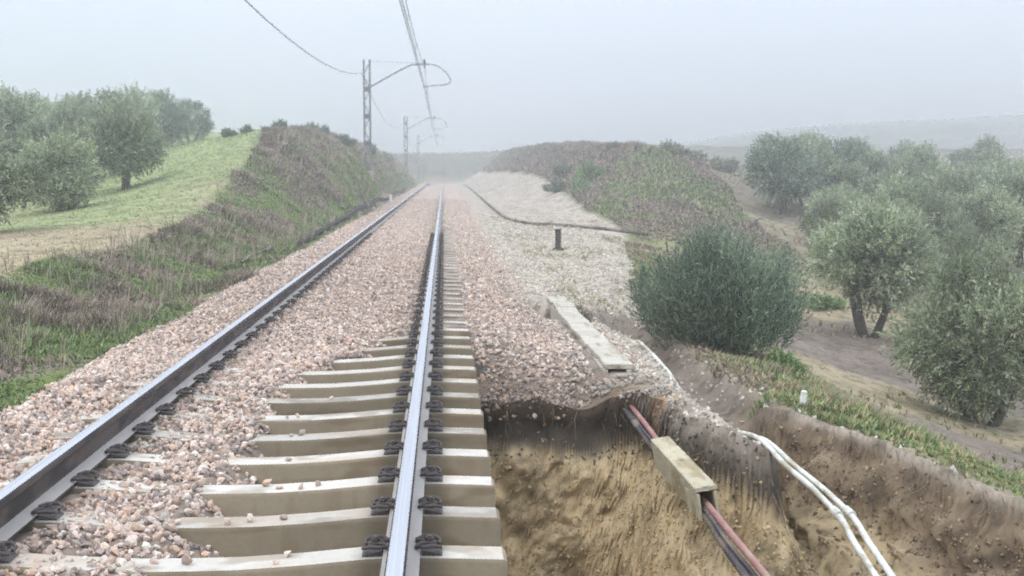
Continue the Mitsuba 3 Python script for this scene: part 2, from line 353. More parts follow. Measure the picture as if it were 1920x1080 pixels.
# colours of the soil (shade of the stone gaps and the scour hole painted in)
def soil(x, y, z):
    C = np.zeros(x.shape + (3,))
    m = n2(x, y, .9, 31); f = n2(x, y, 7, 32, 3); g = n2(x, y, .22, 33)
    ballast = lerp((.45, .36, .305), (.61, .51, .445), f)
    gravel = lerp((.40, .355, .30), (.54, .49, .425), f)
    weeds = lerp((.17, .145, .12), (.25, .215, .18), m)
    green = lerp((.11, .165, .05), (.19, .25, .085), f)
    tan = lerp((.34, .285, .19), (.46, .40, .28), m)
    brown = lerp((.20, .165, .14), (.27, .23, .20), m)
    field_l = lerp(tan, lerp((.265, .32, .155), (.335, .39, .20), m), smooth01(-.1, .30, (g - .5) + (y - 24) / 42))
    C[:] = lerp(ballast * .55, ballast, smooth01(14, 40, y))  # near bed darkened: shade in the gaps between stones put into its colour
    C = lerp(C, gravel, smooth01(.75, 1.25, x + (m - .5) * .8) * smooth01(15, 18, y))
    C = lerp(C, gravel, smooth01(1.5, 1.7, x + (f - .5) * .2) * smooth01(18, 15, y) * .8)
    # left: ditch, bank, field
    lb = smooth01(-2.95, -3.3, x + (m - .5) * .7)
    bank = lerp(weeds, green, smooth01(.48, .62, n2(x, y, .7, 35) + .12 * smooth01(-4.6, -3.2, x)))
    C = lerp(C, bank, lb)
    crest = np.interp(y, [0, 20, 27, 40, 50, 65, 90, 120], [-5.9, -5.75, -5.6, -6.1, -7.2, -8.0, -9, -9])
    fl = smooth01(.25, -.25, x - crest + (m - .5) * .8)
    C = lerp(C, field_l, fl)
    # right: shoulder, slope, orchard floor
    edge = np.interp(y, [-12, 6, 7.5, 9.4, 10.6, 14, 20, 27.5, 38, 50, 59, 75, 90, 120], [4.2, 3.9, 3.65, 3.2, 2.85, 2.87, 3.1, 4.2, 5.6, 5.7, 5.9, 5.9, 5.2, 4.6])
    er = smooth01(-.15, .25, x - edge + (m - .5) * .5)
    er = np.maximum(er, smooth01(-.02, -.2, d) * (x > 2.9) * (y < 11))
    grass_r = lerp(lerp((.23, .21, .12), (.32, .28, .18), f), green, smooth01(.42, .6, n2(x, y, .6, 36) + .2 * smooth01(13, 9, y)))
    C = lerp(C, grass_r, er)
    plough = smooth01(5.6, 6.5, x + (m - .5)) * smooth01(40, 30, y)
    orch = lerp(brown, tan, smooth01(.48, .6, n2(x, y, .25, 37) + .15 * smooth01(25, 34, y)))
    C = lerp(C, orch, plough)
    bank_r = lerp(lerp((.15, .16, .07), (.24, .23, .12), m), lerp(weeds, (.19, .15, .11), .4 * np.ones_like(x)), smooth01(.42, .56, n2(x, y, .35, 38) + .12 * smooth01(50, 70, y)))
    C = lerp(C, bank_r, er * smooth01(33, 42, y))
    far_r = lerp(lerp(tan * .9, brown, smooth01(.40, .58, n2(x, y, .12, 39))), np.array([.14, .13, .085]), smooth01(75, 95, y) * .8)
    C = lerp(C, far_r, smooth01(11.5, 14, x - .05 * (y - 50)) * smooth01(30, 40, y))
    # gully
    gu = np.exp(-((x - 2.5) / .36) ** 4) * smooth01(18.5, 16.5, y)
    C = lerp(C, brown * .95, np.clip(gu * 1.3, 0, 1) * (x < 3.2))
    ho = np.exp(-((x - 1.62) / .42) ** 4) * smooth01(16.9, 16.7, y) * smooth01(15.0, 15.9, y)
    C = lerp(C, np.array([.10, .082, .068]), np.clip(ho * 1.4, 0, 1))  # scour hole: its inner shade painted as dark brown soil
    hill = smooth01(176, 190, y)
    C = lerp(C, lerp((.06, .075, .04), (.14, .115, .08), smooth01(.35, .65, n2(x, y, .12, 40))), hill)
    return C


COL = soil(X, Y, Z)
# crater walls: slipped ballast, dark layer just below the brink, tan clay; brown loam on the right
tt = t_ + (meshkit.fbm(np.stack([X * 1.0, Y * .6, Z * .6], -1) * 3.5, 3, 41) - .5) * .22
n3 = np.zeros((3,) + X.shape)
n3[0][sub] = meshkit.fbm(P3[sub] * 3.1, 4, 42); n3[1][sub] = meshkit.fbm(P3[sub] * 14, 3, 43); n3[2][sub] = meshkit.fbm(P3[sub] * 5.5 + 9, 3, 44)
clay = lerp((.45, .345, .20), (.70, .57, .37), np.clip(n3[0] * .6 + n3[1] * .5, 0, 1))
clay = lerp(clay, (.23, .155, .075), smooth01(.52, .72, n3[2]) * .75)
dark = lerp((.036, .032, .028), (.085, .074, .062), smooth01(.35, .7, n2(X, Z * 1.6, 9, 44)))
loam = lerp((.17, .128, .088), (.34, .265, .185), n2(X * 1.5, Y + Z * 2.5, 3.4, 45, 5))
loam = lerp(loam, (.07, .05, .038), smooth01(.5, .65, n2(X * 2, Y * 1.3 + Z * 4, 3.0, 48)) * .7)
loam = lerp(loam, (.40, .32, .20), smooth01(.42, .7, t_ + (n2(X, Y, 2.5, 46) - .5) * .8) * smooth01(3.4, 3.0, X))
orange = smooth01(.60, .70, n2(X, Y, 3.0, 47)) * smooth01(.9, 1.2, X) * smooth01(2.1, 1.7, X)
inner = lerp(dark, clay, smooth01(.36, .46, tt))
inner = lerp(inner, loam, smooth01(2.25, 2.55, X))
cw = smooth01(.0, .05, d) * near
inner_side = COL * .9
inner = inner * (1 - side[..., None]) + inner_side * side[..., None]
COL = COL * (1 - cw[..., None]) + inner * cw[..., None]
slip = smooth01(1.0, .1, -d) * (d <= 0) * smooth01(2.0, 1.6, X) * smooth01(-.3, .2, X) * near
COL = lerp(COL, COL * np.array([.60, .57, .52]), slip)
COL = lerp(COL, np.array([.45, .27, .14]), orange * smooth01(.5, .05, np.abs(d)) * smooth01(.06, .0, d) * near * .8)
wet = smooth01(.9, .2, -d) * (d <= 0) * smooth01(2.3, 2.6, X) * near
COL = lerp(COL, np.array([.22, .18, .12]), wet * .5)

V = np.stack([XW, YW, Z], -1).reshape(-1, 3)
ny, nx = X.shape
ii, jj = np.meshgrid(np.arange(ny - 1), np.arange(nx - 1), indexing='ij')
a = (ii * nx + jj).ravel()
FQ = np.stack([a, a + 1, a + nx + 1, a + nx], 1)
cx = X[:-1, :-1].ravel(); cy = Y[:-1, :-1].ravel(); cd = d[:-1, :-1].ravel()
crest_q = np.interp(cy, [0, 20, 27, 40, 50, 65, 90, 120], [-5.9, -5.75, -5.6, -6.1, -7.2, -8.0, -9, -9])
edge_q = np.interp(cy, [-12, 6, 7.5, 9.4, 10.6, 14, 20, 27.5, 38, 50, 59, 75, 90, 120], [4.2, 3.9, 3.65, 3.2, 2.85, 2.87, 3.1, 4.2, 5.6, 5.7, 5.9, 5.9, 5.2, 4.6])
reg = np.full(len(a), 0)
reg[cx < -3.1] = 1
reg[cx < crest_q] = 2
reg[cx > 1.0] = 3
reg[cx > edge_q] = 4
reg[(cx > 6.0) & (cy < 38) | (cx > 13 + .05 * (cy - 50)) & (cy >= 38)] = 5
reg[(cd > 0) & (cy < 13)] = 6
reg[cy > 185] = 7
names = [('ballast_bed', 'pinkish stone ballast bed under the railway track'), ('left_bank', 'weedy cutting bank left of the track'),
         ('olive_field', 'sloping grassy field behind the left bank'), ('gravel_platform', 'pale gravel platform right of the track'),
         ('right_slope', 'grassy slope and cutting right of the gravel platform'), ('orchard_floor', 'brown orchard soil below the right slope'),
         ('washout_crater', 'washed out hole beside the track with tan clay wall'), ('hills', 'hazy hills beyond the end of the track')]
for k, (nm, lb) in enumerate(names):
    q = FQ[reg == k]
    u, inv = np.unique(q, return_inverse=True)
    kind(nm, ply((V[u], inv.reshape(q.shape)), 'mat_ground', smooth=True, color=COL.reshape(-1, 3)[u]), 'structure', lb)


# ------------------------------------------------------------------ loose stones, all over the ballast and gravel
ICO = trimesh.creation.icosphere(subdivisions=0)
OCT = (np.array([[1, 0, 0], [-1, 0, 0], [0, 1, 0], [0, -1, 0], [0, 0, 1], [0, 0, -1.0]]), np.array([[0, 2, 4], [2, 1, 4], [1, 3, 4], [3, 0, 4], [2, 0, 5], [1, 2, 5], [3, 1, 5], [0, 3, 5]]))


def stones(x, y, z, size, base, r):
    bv, bf = base
    n = len(x)
    sc = np.stack([r.uniform(.75, 1.3, n), r.uniform(.6, 1.0, n), r.uniform(.45, .8, n)], 1)
    v = bv[None] * r.uniform(.55, 1.3, (n, len(bv), 1)) * sc[:, None] * (size / 2)[:, None, None]
    v = np.einsum('nij,nkj->nki', random_rot(n, r), v) + np.stack([x, y, z], 1)[:, None]
    f = bf[None] + (np.arange(n) * len(bv))[:, None, None]
    return v.reshape(-1, 3), f.reshape(-1, 3)


def stone_cols(n, r, pale, base_n, damp=None):
    pal_b = np.array([[.575, .455, .385], [.62, .51, .44], [.51, .405, .35], [.42, .345, .305], [.65, .565, .50], [.575, .425, .325], [.33, .285, .262]])
    pal_g = np.array([[.56, .52, .45], [.47, .43, .37], [.64, .60, .53], [.40, .37, .32], [.55, .49, .39]])
    c = np.where(pale[:, None], pal_g[r.integers(0, len(pal_g), n)], pal_b[r.integers(0, len(pal_b), n)]) * r.uniform(.8, 1.15, (n, 1))
    if damp is not None:
        c *= damp[:, None]
    return np.repeat(c, base_n, 0)


def scatter(x0, x1, y0, y1, per, r):
    n = int((x1 - x0) * (y1 - y0) * per)
    return r.uniform(x0, x1, n), r.uniform(y0, y1, n)


r = np.random.default_rng(11)
bx_, by_, bs_ = [], [], []
for (x0, x1, y0, y1, per, s) in [(-3.1, -.9, 3.4, 11, 900, .045), (-3.2, 1.9, 9.4, 15, 760, .046), (-3.2, 1.2, 15, 26, 380, .055)]:
    x, y = scatter(x0, x1, y0, y1, per, r)
    bx_.append(x); by_.append(y); bs_.append(np.full(len(x), s))
x, y, s = map(np.concatenate, (bx_, by_, bs_))
dd = Df(np.stack([y, x], -1))
ok = (dd < .28) & ~((dd > .03) & (x > .15)) & ~((x > 1.38) & (x < 1.78) & (y > 10.9))
ok &= ~((np.abs(x + 1.92) < .10) | (np.abs(x + .18) < .10))
# sleepers right of the right rail stay clear, and so do their tops beside the hole
ok &= ~((x > -.1) & (x < .22) & (y > 3))
yc_ = np.abs((y - 4.35 + .3) % .6 - .3)
ok &= ~((yc_ < .12) & (y < 10.6) & (x > -1.25 + .25 * r.normal(size=len(x))) & (r.random(len(x)) < .97))
edge_l = -3.0 + (n2(x, y, .9, 51) - .5) * .9
ok &= r.random(len(x)) < smooth01(-.25, .1, x - edge_l)
x, y, s = x[ok], y[ok], s[ok]
s = s * r.uniform(.45, 1.4, len(x))
dd = dd[ok]
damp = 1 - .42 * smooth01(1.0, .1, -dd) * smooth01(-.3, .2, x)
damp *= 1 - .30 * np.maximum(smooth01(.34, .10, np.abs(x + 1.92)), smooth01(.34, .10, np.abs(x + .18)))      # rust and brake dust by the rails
pale = r.random(len(x)) < smooth01(.8, 1.6, x) * .6 + .06
nearm = y < 12.5
z = H(x, y) + r.uniform(-.002, .022, len(x))
st = [(nearm, tm(ICO)), (~nearm, OCT)]
parts_, cols_ = [], []
for m, b in st:
    parts_.append(stones(x[m], y[m], z[m], s[m], b, r)); cols_.append(stone_cols(m.sum(), r, pale[m], len(b[0]), damp[m]))
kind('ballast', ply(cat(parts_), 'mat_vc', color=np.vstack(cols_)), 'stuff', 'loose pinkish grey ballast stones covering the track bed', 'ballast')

x, y = scatter(-3.2, 1.2, 26, 70, 110, r)
ok = ~((np.abs(x + 1.92) < .10) | (np.abs(x + .18) < .10) | ((x > -.1) & (x < .22) & (y < 34)))
ok &= x > -3.0 + (n2(x, y, .9, 51) - .5) * .9
x, y = x[ok], y[ok]
v = stones(x, y, H(x, y) + .005, r.uniform(.05, .10, len(x)), OCT, r)
kind('far_ballast', ply(v, 'mat_vc', color=stone_cols(len(x), r, r.random(len(x)) < .1, 6)), 'stuff', 'far ballast stones along the track towards the masts', 'ballast')

x, y = scatter(1.0, 4.3, 8, 48, 230, r)
edge_s = np.interp(y, [7.5, 9.4, 10.6, 14, 20, 27.5, 38, 50], [3.65, 3.2, 2.85, 2.87, 3.1, 4.2, 5.6, 5.7])
dd = Df(np.stack([y, x], -1))
ok = (x < edge_s + .1 * r.normal(size=len(x))) & (dd < 0) & ((x > 1.8) | (y > 15)) & ~((x > 1.36) & (x < 1.80) & (y < 18))
ok &= ~((np.abs(x - 2.42) < .33) & (y < 17.5) & (r.random(len(x)) < .8)) & ~((x > 2.2) & (y < 17) & (r.random(len(x)) < .55))
x, y = x[ok], y[ok]
v = stones(x, y, H(x, y) + .004, r.uniform(.02, .06, len(x)) * (1 + y / 60), OCT, r)
kind('gravel', ply(v, 'mat_vc', color=stone_cols(len(x), r, np.ones(len(x), bool), 6)), 'stuff', 'pale loose gravel on the platform right of the track', 'gravel')
# clods and stones at the foot of the hole
x, y = scatter(.1, 3.8, 5.2, 11, 420, r)
dd = Df(np.stack([y, x], -1))
ok = (dd > .03) & ((dd > .35) | (x > 2.4) | (r.random(len(x)) < .12))
x, y = x[ok], y[ok]
q_ = np.stack([y, x], -1)
v = stones(x + Wx(q_), y + Wf(q_), H(x, y), np.minimum(np.abs(r.normal(.015, .022, len(x))) + .012, .055), OCT, r)
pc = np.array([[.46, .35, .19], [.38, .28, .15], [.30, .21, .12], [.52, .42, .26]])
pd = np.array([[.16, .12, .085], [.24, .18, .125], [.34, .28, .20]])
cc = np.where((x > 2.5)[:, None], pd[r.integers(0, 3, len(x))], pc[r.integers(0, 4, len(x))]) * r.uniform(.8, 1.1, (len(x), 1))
xb, yb = scatter(.1, 4.2, 4.5, 11.6, 1500, r)
db = Df(np.stack([yb, xb], -1))
okb = (db > .10) & (db < np.where(xb > 2.6, .30, .5))
xb, yb = xb[okb], yb[okb]
qb = np.stack([yb, xb], -1)
vb = stones(xb + Wx(qb), yb + Wf(qb) - .008, H(xb, yb) + .002, r.uniform(.012, .042, len(xb)), OCT, r)
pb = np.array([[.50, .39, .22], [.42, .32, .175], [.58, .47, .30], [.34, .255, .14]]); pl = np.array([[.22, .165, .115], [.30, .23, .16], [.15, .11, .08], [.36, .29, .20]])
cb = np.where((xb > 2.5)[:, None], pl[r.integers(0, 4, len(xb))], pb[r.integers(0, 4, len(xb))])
v = cat([v, vb]); cc = np.vstack([cc, cb])
xb, yb = scatter(.1, 2.2, 8, 11.6, 900, r)
db = Df(np.stack([yb, xb], -1))
okb = (db > .0) & (db < .10)
xb, yb = xb[okb], yb[okb]
qb = np.stack([yb, xb], -1)
vb = stones(xb + Wx(qb), yb + Wf(qb) - .01, H(xb, yb), r.uniform(.018, .05, len(xb)), OCT, r)
cb = np.array([[.10, .088, .075], [.16, .14, .12], [.30, .26, .22], [.07, .06, .05], [.22, .17, .11]])[r.integers(0, 5, len(xb))]
v = cat([v, vb]); cc = np.vstack([cc, cb])
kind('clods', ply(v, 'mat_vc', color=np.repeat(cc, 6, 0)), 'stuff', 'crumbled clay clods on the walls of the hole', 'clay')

# roots and straw hanging out of the cut edge
rr = np.random.default_rng(77)
rt_ = []
xq, yq = scatter(.2, 4.0, 6.0, 11.4, 260, rr)
dq = Df(np.stack([yq, xq], -1))
okq = (dq > .0) & (dq < .07)
for x, y in zip(xq[okq][:170], yq[okq][:170]):
    z = float(H(x, y)); L_ = rr.uniform(.08, .30); sw = rr.normal(0, .05, 2)
    q_ = np.array([[y, x]]); x0 = x + float(Wx(q_)[0]); y0 = y + float(Wf(q_)[0]) - .02
    if x > 2.6:
        x0 -= .02
    rt_.append(tube([(x0, y0 + .03, z + .01), (x0 + sw[0] * .4, y0 - .03, z - L_ * .35), (x0 + sw[0], y0 - .03 + sw[1] * .5, z - L_ * .7), (x0 + sw[0] * 1.6, y0 - .02 + sw[1], z - L_)], np.array([.004, .0035, .003, .0015]), 4, False))
rt_ = cat(rt_)
kind('roots', ply(rt_, 'mat_vc', color=np.tile([[.20, .155, .11]], (len(rt_[0]), 1))), 'stuff', 'thin roots hanging out of the cut edge of the hole', 'roots')

# ------------------------------------------------------------------ the railway track
def track_z(y):
    return -np.maximum(np.asarray(y, float) - 130, 0) ** 2 / 4000


half = [(.0, 0), (.022, -.0005), (.031, -.004), (.036, -.013), (.036, -.036), (.028, -.045), (.011, -.058), (.0085, -.075), (.0085, -.12), (.014, -.138), (.045, -.152), (.075, -.160), (.075, -.172), (0, -.172)]
prof = np.array(half[:-1] + [(-a, b) for a, b in half[:0:-1]] ) if False else np.array(half + [(-a, b) for a, b in half[-2:0:-1]])
rail_y = np.concatenate([np.arange(-3, 130, 1.5), np.arange(130, 183, 4)])


def rail_mesh(xc, pf):
    n, k = len(rail_y), len(pf)
    v = np.zeros((n, k, 3))
    v[..., 0] = xc + pf[None, :, 0]; v[..., 1] = rail_y[:, None]; v[..., 2] = pf[None, :, 1] + track_z(rail_y)[:, None]
    i, j = np.meshgrid(np.arange(n - 1), np.arange(k), indexing='ij')
    q = np.stack([i * k + j, i * k + (j + 1) % k, (i + 1) * k + (j + 1) % k, (i + 1) * k + j], -1).reshape(-1, 4)[:, ::-1]
    v = v.reshape(-1, 3)
    return v, outward(v, np.vstack([q[:, [0, 1, 2]], q[:, [0, 2, 3]]]))


strip = np.array([(.0, .0012), (.021, .0006), (.030, -.0035), (.030, -.007), (-.030, -.007), (-.030, -.0035), (-.021, .0006)])
RAILS = (-1.92, -.18)
for xc, lb in zip(RAILS, ('dark steel rail with pale worn top along the grassy left side', 'dark steel rail with bright worn top beside the washed out hole')):
    t = thing('rail', lb, 'rail', None)
    part(t, 'rail_body', ply(rail_mesh(xc, prof), 'mat_rail_side', smooth=35))
    part(t, 'running_surface', ply(rail_mesh(xc, strip), 'mat_rail_top', smooth=40))

# sleeper at the origin: x along its length
xs_ = np.array([-1.3, -1.285, -1.1, -.92, -.82, -.7, -.45, -.2, 0, .2, .45, .7, .82, .92, 1.1, 1.285, 1.3])
top_ = np.interp(np.abs(xs_), [0, .3, .7, .82, .92, 1.1, 1.285, 1.3], [-.222, -.219, -.186, -.182, -.182, -.188, -.196, -.208])
rings = []
for x0, tz in zip(xs_, top_):
    e = .012 if abs(x0) > 1.29 else 0
    rings.append([(x0, -.15 + e, -.40), (x0, -.10 + e, tz - .016), (x0, -.086 + e, tz), (x0, .086 - e, tz), (x0, .10 - e, tz - .016), (x0, .15 - e, -.40)])
sv = np.array(rings).reshape(-1, 3)
k = 6
i, j = np.meshgrid(np.arange(len(xs_) - 1), np.arange(k), indexing='ij')
q = np.stack([i * k + j, i * k + (j + 1) % k, (i + 1) * k + (j + 1) % k, (i + 1) * k + j], -1).reshape(-1, 4)
sf = np.vstack([q[:, [0, 1, 2]], q[:, [0, 2, 3]], [[0, b, a_] for a_, b in ((1, 2), (2, 3), (3, 4), (4, 5))], [[len(sv) - 6, len(sv) - 6 + a_, len(sv) - 6 + b] for a_, b in ((1, 2), (2, 3), (3, 4), (4, 5))]])
if trimesh.Trimesh(sv, sf).volume < 0:
    sf = sf[:, ::-1]
sleeper_ply = ply((sv, sf), 'mat_sleeper', smooth=25)


def clip_mesh(s):
    """Angled guide plate, bolt and the two bent loops of a tension clamp, on side s of a rail."""
    ms = [tm(trimesh.convex.convex_hull(np.array([(s * .082, -.055, -.182), (s * .082, .055, -.182), (s * .082, -.055, -.160), (s * .082, .055, -.160), (s * .165, -.055, -.182), (s * .165, .055, -.182), (s * .15, -.05, -.172), (s * .15, .05, -.172)])))]
    for w in (-1, 1):
        ms.append(tube([(s * .115, w * .012, -.146), (s * .085, w * .016, -.140), (s * .062, w * .03, -.143), (s * .058, w * .055, -.147), (s * .085, w * .075, -.140), (s * .13, w * .07, -.138), (s * .158, w * .05, -.150), (s * .15, w * .022, -.156)], .0085, 6))
    b = trimesh.creation.cylinder(.019, .018, sections=6); b.apply_translation((s * .112, 0, -.130)); ms.append(tm(b))
    b = trimesh.creation.cylinder(.012, .06, sections=8); b.apply_translation((s * .112, 0, -.145)); ms.append(tm(b))
    b = trimesh.creation.cylinder(.027, .006, sections=10); b.apply_translation((s * .112, 0, -.141)); ms.append(tm(b))
    return cat(ms)


clip_ply = {s: ply(clip_mesh(s), 'mat_clip', smooth=30) for s in (-1, 1)}
ORD = ['nearest', 'second', 'third', 'fourth', 'fifth', 'sixth', 'seventh', 'eighth', 'ninth', 'tenth', 'eleventh', 'twelfth', 'thirteenth', 'fourteenth', 'fifteenth', 'sixteenth', 'seventeenth', 'eighteenth', 'nineteenth', 'twentieth']
SL = np.arange(0, 96) * .6 + 4.35
pick = np.random.default_rng(5)
for n, y in enumerate(SL):
    yy = y + pick.normal(0, .006)
    if n < 11:
        lb, gp = f'{ORD[n]} bare concrete sleeper counted from the camera, its right end over the hole', 'concrete sleepers of the track'
    elif n < 20:
        lb, gp = f'{ORD[n]} concrete sleeper counted from the camera, buried in ballast between the rails', 'concrete sleepers of the track'
    else:
        lb, gp = 'distant concrete sleeper almost buried in ballast, beyond the twentieth from the camera', 'buried distant sleepers'
    t = thing('railway_sleeper', lb, 'sleeper', gp)
    to = T().translate([-1.05, yy, 0]).rotate([0, 0, 1], float(pick.normal(0, .25)))
    part(t, 'concrete_beam', {**sleeper_ply, 'to_world': to})
    if n < 44:
        for xc in RAILS:
            for s in (-1, 1):
                part(t, 'rail_clip', {**clip_ply[s], 'to_world': T().translate([xc, yy, 0])})

# stones lying on the sleepers
lay = [(0, -.93, 2), (0, -.66, 1), (1, -.72, 2), (1, -1.04, 1), (2, -.98, 2), (2, -.74, 1), (3, -.70, 2), (3, -.92, 2), (4, -.86, 1), (5, -.95, 2), (6, -1.02, 2), (7, -.83, 1)]
from collections import defaultdict
on = defaultdict(list)
for n, x0, c in lay:
    on[n] += [x0 + q * .06 + pick.normal(0, .015) for q in range(c)]
for n, xs in on.items():
    xs = sorted(xs)
    for q, xx in enumerate(xs):
        yy = SL[n] + pick.uniform(-.05, .05); s = pick.uniform(.035, .06)
        zt = float(np.interp(abs(xx + 1.05), [0, .3, .7, .82], [-.222, -.219, -.186, -.182]))
        v = stones(np.array([0.]), np.array([0.]), np.array([0.]), np.array([s]), tm(ICO), pick)
        zz = zt - v[0][:, 2].min() - .002
        place = 'only' if len(xs) == 1 else 'leftmost' if q == 0 else 'rightmost' if q == len(xs) - 1 else ('second from left', 'third from left')[q - 1]
        single('loose_stone', ply((v[0] + [xx, yy, zz], v[1]), 'mat_vc', color=stone_cols(1, pick, np.array([False]), 12)), f'{place} small stone lying on the bare {ORD[n]} sleeper from the camera', 'stone', 'loose stones on the sleepers')

# ------------------------------------------------------------------ cable trough, cables, pipes, posts
tr = thing('cable_trough', 'flat pale concrete cable trough with cover slabs on the gravel, ending at the hole', 'cable trough')
part(tr, 'channel', ply(cat([box(1.585 - .108, 14.2, -.54, .04, 6.3, .2), box(1.585 + .108, 14.2, -.54, .04, 6.3, .2), box(1.585, 14.2, -.63, .25, 6.3, .04)]), 'mat_trough'))
for n in range(9):
    y0 = 11.42 + n * .69
    m = worn(box(0, 0, 0, .27, .68, .055, .008), .008, .04, n)
    to = T().translate([1.585 + pick.normal(0, .008), y0, -.412 + pick.normal(0, .003)]).rotate([0, 0, 1], float(pick.normal(0, .8))).rotate([1, 0, 0], float(pick.normal(0, .4)))
    part(tr, 'cover_slab', {**ply(m, 'mat_trough'), 'to_world': to})

hang = thing('hanging_trough', 'tilted concrete trough section hanging from cables over the hole', 'cable trough')
L, W, Hh, th = 1.55, .135, .18, .026
R_h = T().translate([1.625, 8.13, -.705]).rotate([1, 0, 0], -1.0).rotate([0, 0, 1], 0.6).rotate([0, 1, 0], -9)
part(hang, 'channel', {**ply(cat([worn(box(-W / 2 + th / 2, 0, 0, th, L, Hh, .006), .006, .035, 31), worn(box(W / 2 - th / 2, 0, 0, th, L, Hh, .006), .006, .035, 32), box(0, 0, -Hh / 2 + th / 2 + .002, W - 2 * th - .004, L - .004, th)]), 'mat_trough_old'), 'to_world': R_h})
for n in range(2):
    part(hang, 'cover_slab', {**ply(worn(box(0, (n - .5) * L / 2, Hh / 2 + .022, W + .012, L / 2 - .012, .038, .006), .006, .035, n + 20), 'mat_trough_old'), 'to_world': R_h})


def cable(pts, r, sides=8, n=60):
    p = np.array(pts, float); s = np.linspace(0, 1, len(p))
    return tube(PchipInterpolator(s, p)(np.linspace(0, 1, n)), r, sides)


single('red_cable', ply(cable([(1.56, 11.3, -.56), (1.575, 10.95, -.56), (1.58, 10.4, -.60), (1.60, 9.7, -.63), (1.625, 9.0, -.672), (1.63, 8.2, -.684), (1.635, 7.4, -.69), (1.645, 6.8, -.70), (1.66, 6.1, -.71), (1.69, 5.0, -.80), (1.7, 3, -.9), (1.7, -2, -.9)], .021), 'mat_cable_red', smooth=True), 'dull red cable running out of the trough through the hanging concrete section', 'cable')
single('dark_cable', ply(cable([(1.52, 11.3, -.575), (1.535, 10.95, -.575), (1.54, 10.4, -.63), (1.565, 9.7, -.69), (1.605, 9.0, -.735), (1.615, 8.2, -.748), (1.62, 7.4, -.755), (1.605, 6.8, -.765), (1.615, 6.1, -.79), (1.64, 5.0, -.84), (1.65, 3, -.95), (1.65, -2, -.95)], .026), 'mat_cable_dark', smooth=True), 'dark grey cable hanging beside the red cable across the hole', 'cable')
single('thin_cable', ply(cable([(1.60, 11.3, -.58), (1.62, 10.95, -.575), (1.60, 10.4, -.64), (1.575, 9.7, -.665), (1.60, 9.0, -.69), (1.605, 8.2, -.70), (1.61, 7.4, -.705), (1.605, 6.8, -.72), (1.645, 6.1, -.76), (1.67, 5.0, -.83), (1.7, 3, -.93), (1.72, -2, -.95)], .013), 'mat_cable_dark', smooth=True), 'thin dark cable twisted between the two thicker cables over the hole', 'cable')
def laid(px):
    return [(x, y, float(H(x, y)) + .045) for x, y in px]


for off_, far, lab in ((0, 12.6, 'left'), (.058, 12.9, 'right')):
    up = laid([(2.03 + off_, far), (2.08 + off_, 11.3), (2.12 + off_, 10.2), (2.17 + off_, 9.1), (2.205 + off_, 8.35)])
    zz = min(up[-1][2], -.53)
    dn = [(2.25 + off_, 7.8, zz - .025), (2.275 + off_ * 1.1, 7.3, zz - .045), (2.275 + off_ * 1.3, 6.85, zz - .07), (2.21 + off_ * 1.4, 6.3, zz - .10), (2.135 + off_ * 1.5, 5.5, zz - .15), (2.05 + off_ * 1.7, 4, zz - .22), (2.0 + off_ * 1.8, -2, -.85)]
    t = thing('white_pipe', lab + ' one of two thin white pipes hanging across the hole', 'pipe', 'white pipes across the hole')
    part(t, 'tube', ply(cable(up + dn, .0185, n=140), 'mat_white_pipe', smooth=True))
    c0 = np.array(dn[2]); c1 = np.array(dn[1]); ax = (c1 - c0) / np.linalg.norm(c1 - c0)
    part(t, 'coupling', ply(tube([c0 - ax * .05 + [0, 0, .004], c0 + ax * .05 + [0, 0, .004]], .026, 10), 'mat_white_pipe', smooth=40))

# dark tube added to draw the ditch line on the right; ditch kerb on the left
pth = np.array([(2.25, 150), (2.25, 110), (2.25, 80), (2.2, 60), (2.2, 50), (2.25, 45), (2.55, 42), (3.3, 40), (4.4, 38.6), (5.4, 37.6), (6.2, 37)])
pz = H(pth[:, 0], pth[:, 1])
pp = PchipInterpolator(np.linspace(0, 1, len(pth)), np.column_stack([pth, pz]))(np.linspace(0, 1, 120))
pp[:, 2] = np.maximum(H(pp[:, 0], pp[:, 1]), np.minimum(pp[:, 2], 9)) + .05
single('ditch_line_tube', ply(tube(pp, .05, 8), 'mat_drain', smooth=True), 'long dark tube added for the dark line of a ditch in the pale gravel, bending right towards the slope', 'pipe')
ly = np.linspace(28.5, 100, 80)
lx = np.interp(ly, [28, 40, 50], [-3.4, -3.3, -3.08]) + .04 * np.sin(ly * .3)
single('ditch_kerb', ply(tube(np.column_stack([lx, ly, H(lx, ly) + .08]), .085, 6), 'mat_dark_post', smooth=True), 'dark low kerb of the ditch left of the track', 'kerb')
ly = np.linspace(22.5, 27, 20)
lx = -3.75 + .05 * np.sin(ly * 2)
single('ditch_cable', ply(tube(np.column_stack([lx, ly, H(lx, ly) + .12]), .03, 6), 'mat_cable_dark', smooth=True), 'short dark cable among weeds at the foot of the left bank', 'cable')

zp = float(H(2.66, 28.5))
single('dark_post', ply(cat([box(2.66, 28.5, zp + .22, .13, .13, .52, .02), box(2.66, 28.5, zp + .485, .16, .16, .03, .006), box(2.66, 28.5, zp + .02, .26, .26, .06, .02)]), 'mat_dark_post'), 'short dark post standing alone on the pale gravel', 'post')
zp = float(H(3.0, 10.0))
wp = box(0, 0, .055, .05, .045, .21, .01)
single('marker_post', {**ply(wp, 'mat_white_post'), 'to_world': T().translate([3.0, 10.0, zp]).rotate([0, 1, 0], 7)}, 'small white marker post in the grass beyond the hole', 'post')
zp = float(H(-2.75, 64))
single('distance_post', ply(cat([box(-2.78, 64, zp + .16, .15, .12, .40, .02), box(-2.78, 64, zp + .37, .11, .09, .06, .02)]), 'mat_white_post'), 'pale stone post on the left edge of the track below the masts', 'post')


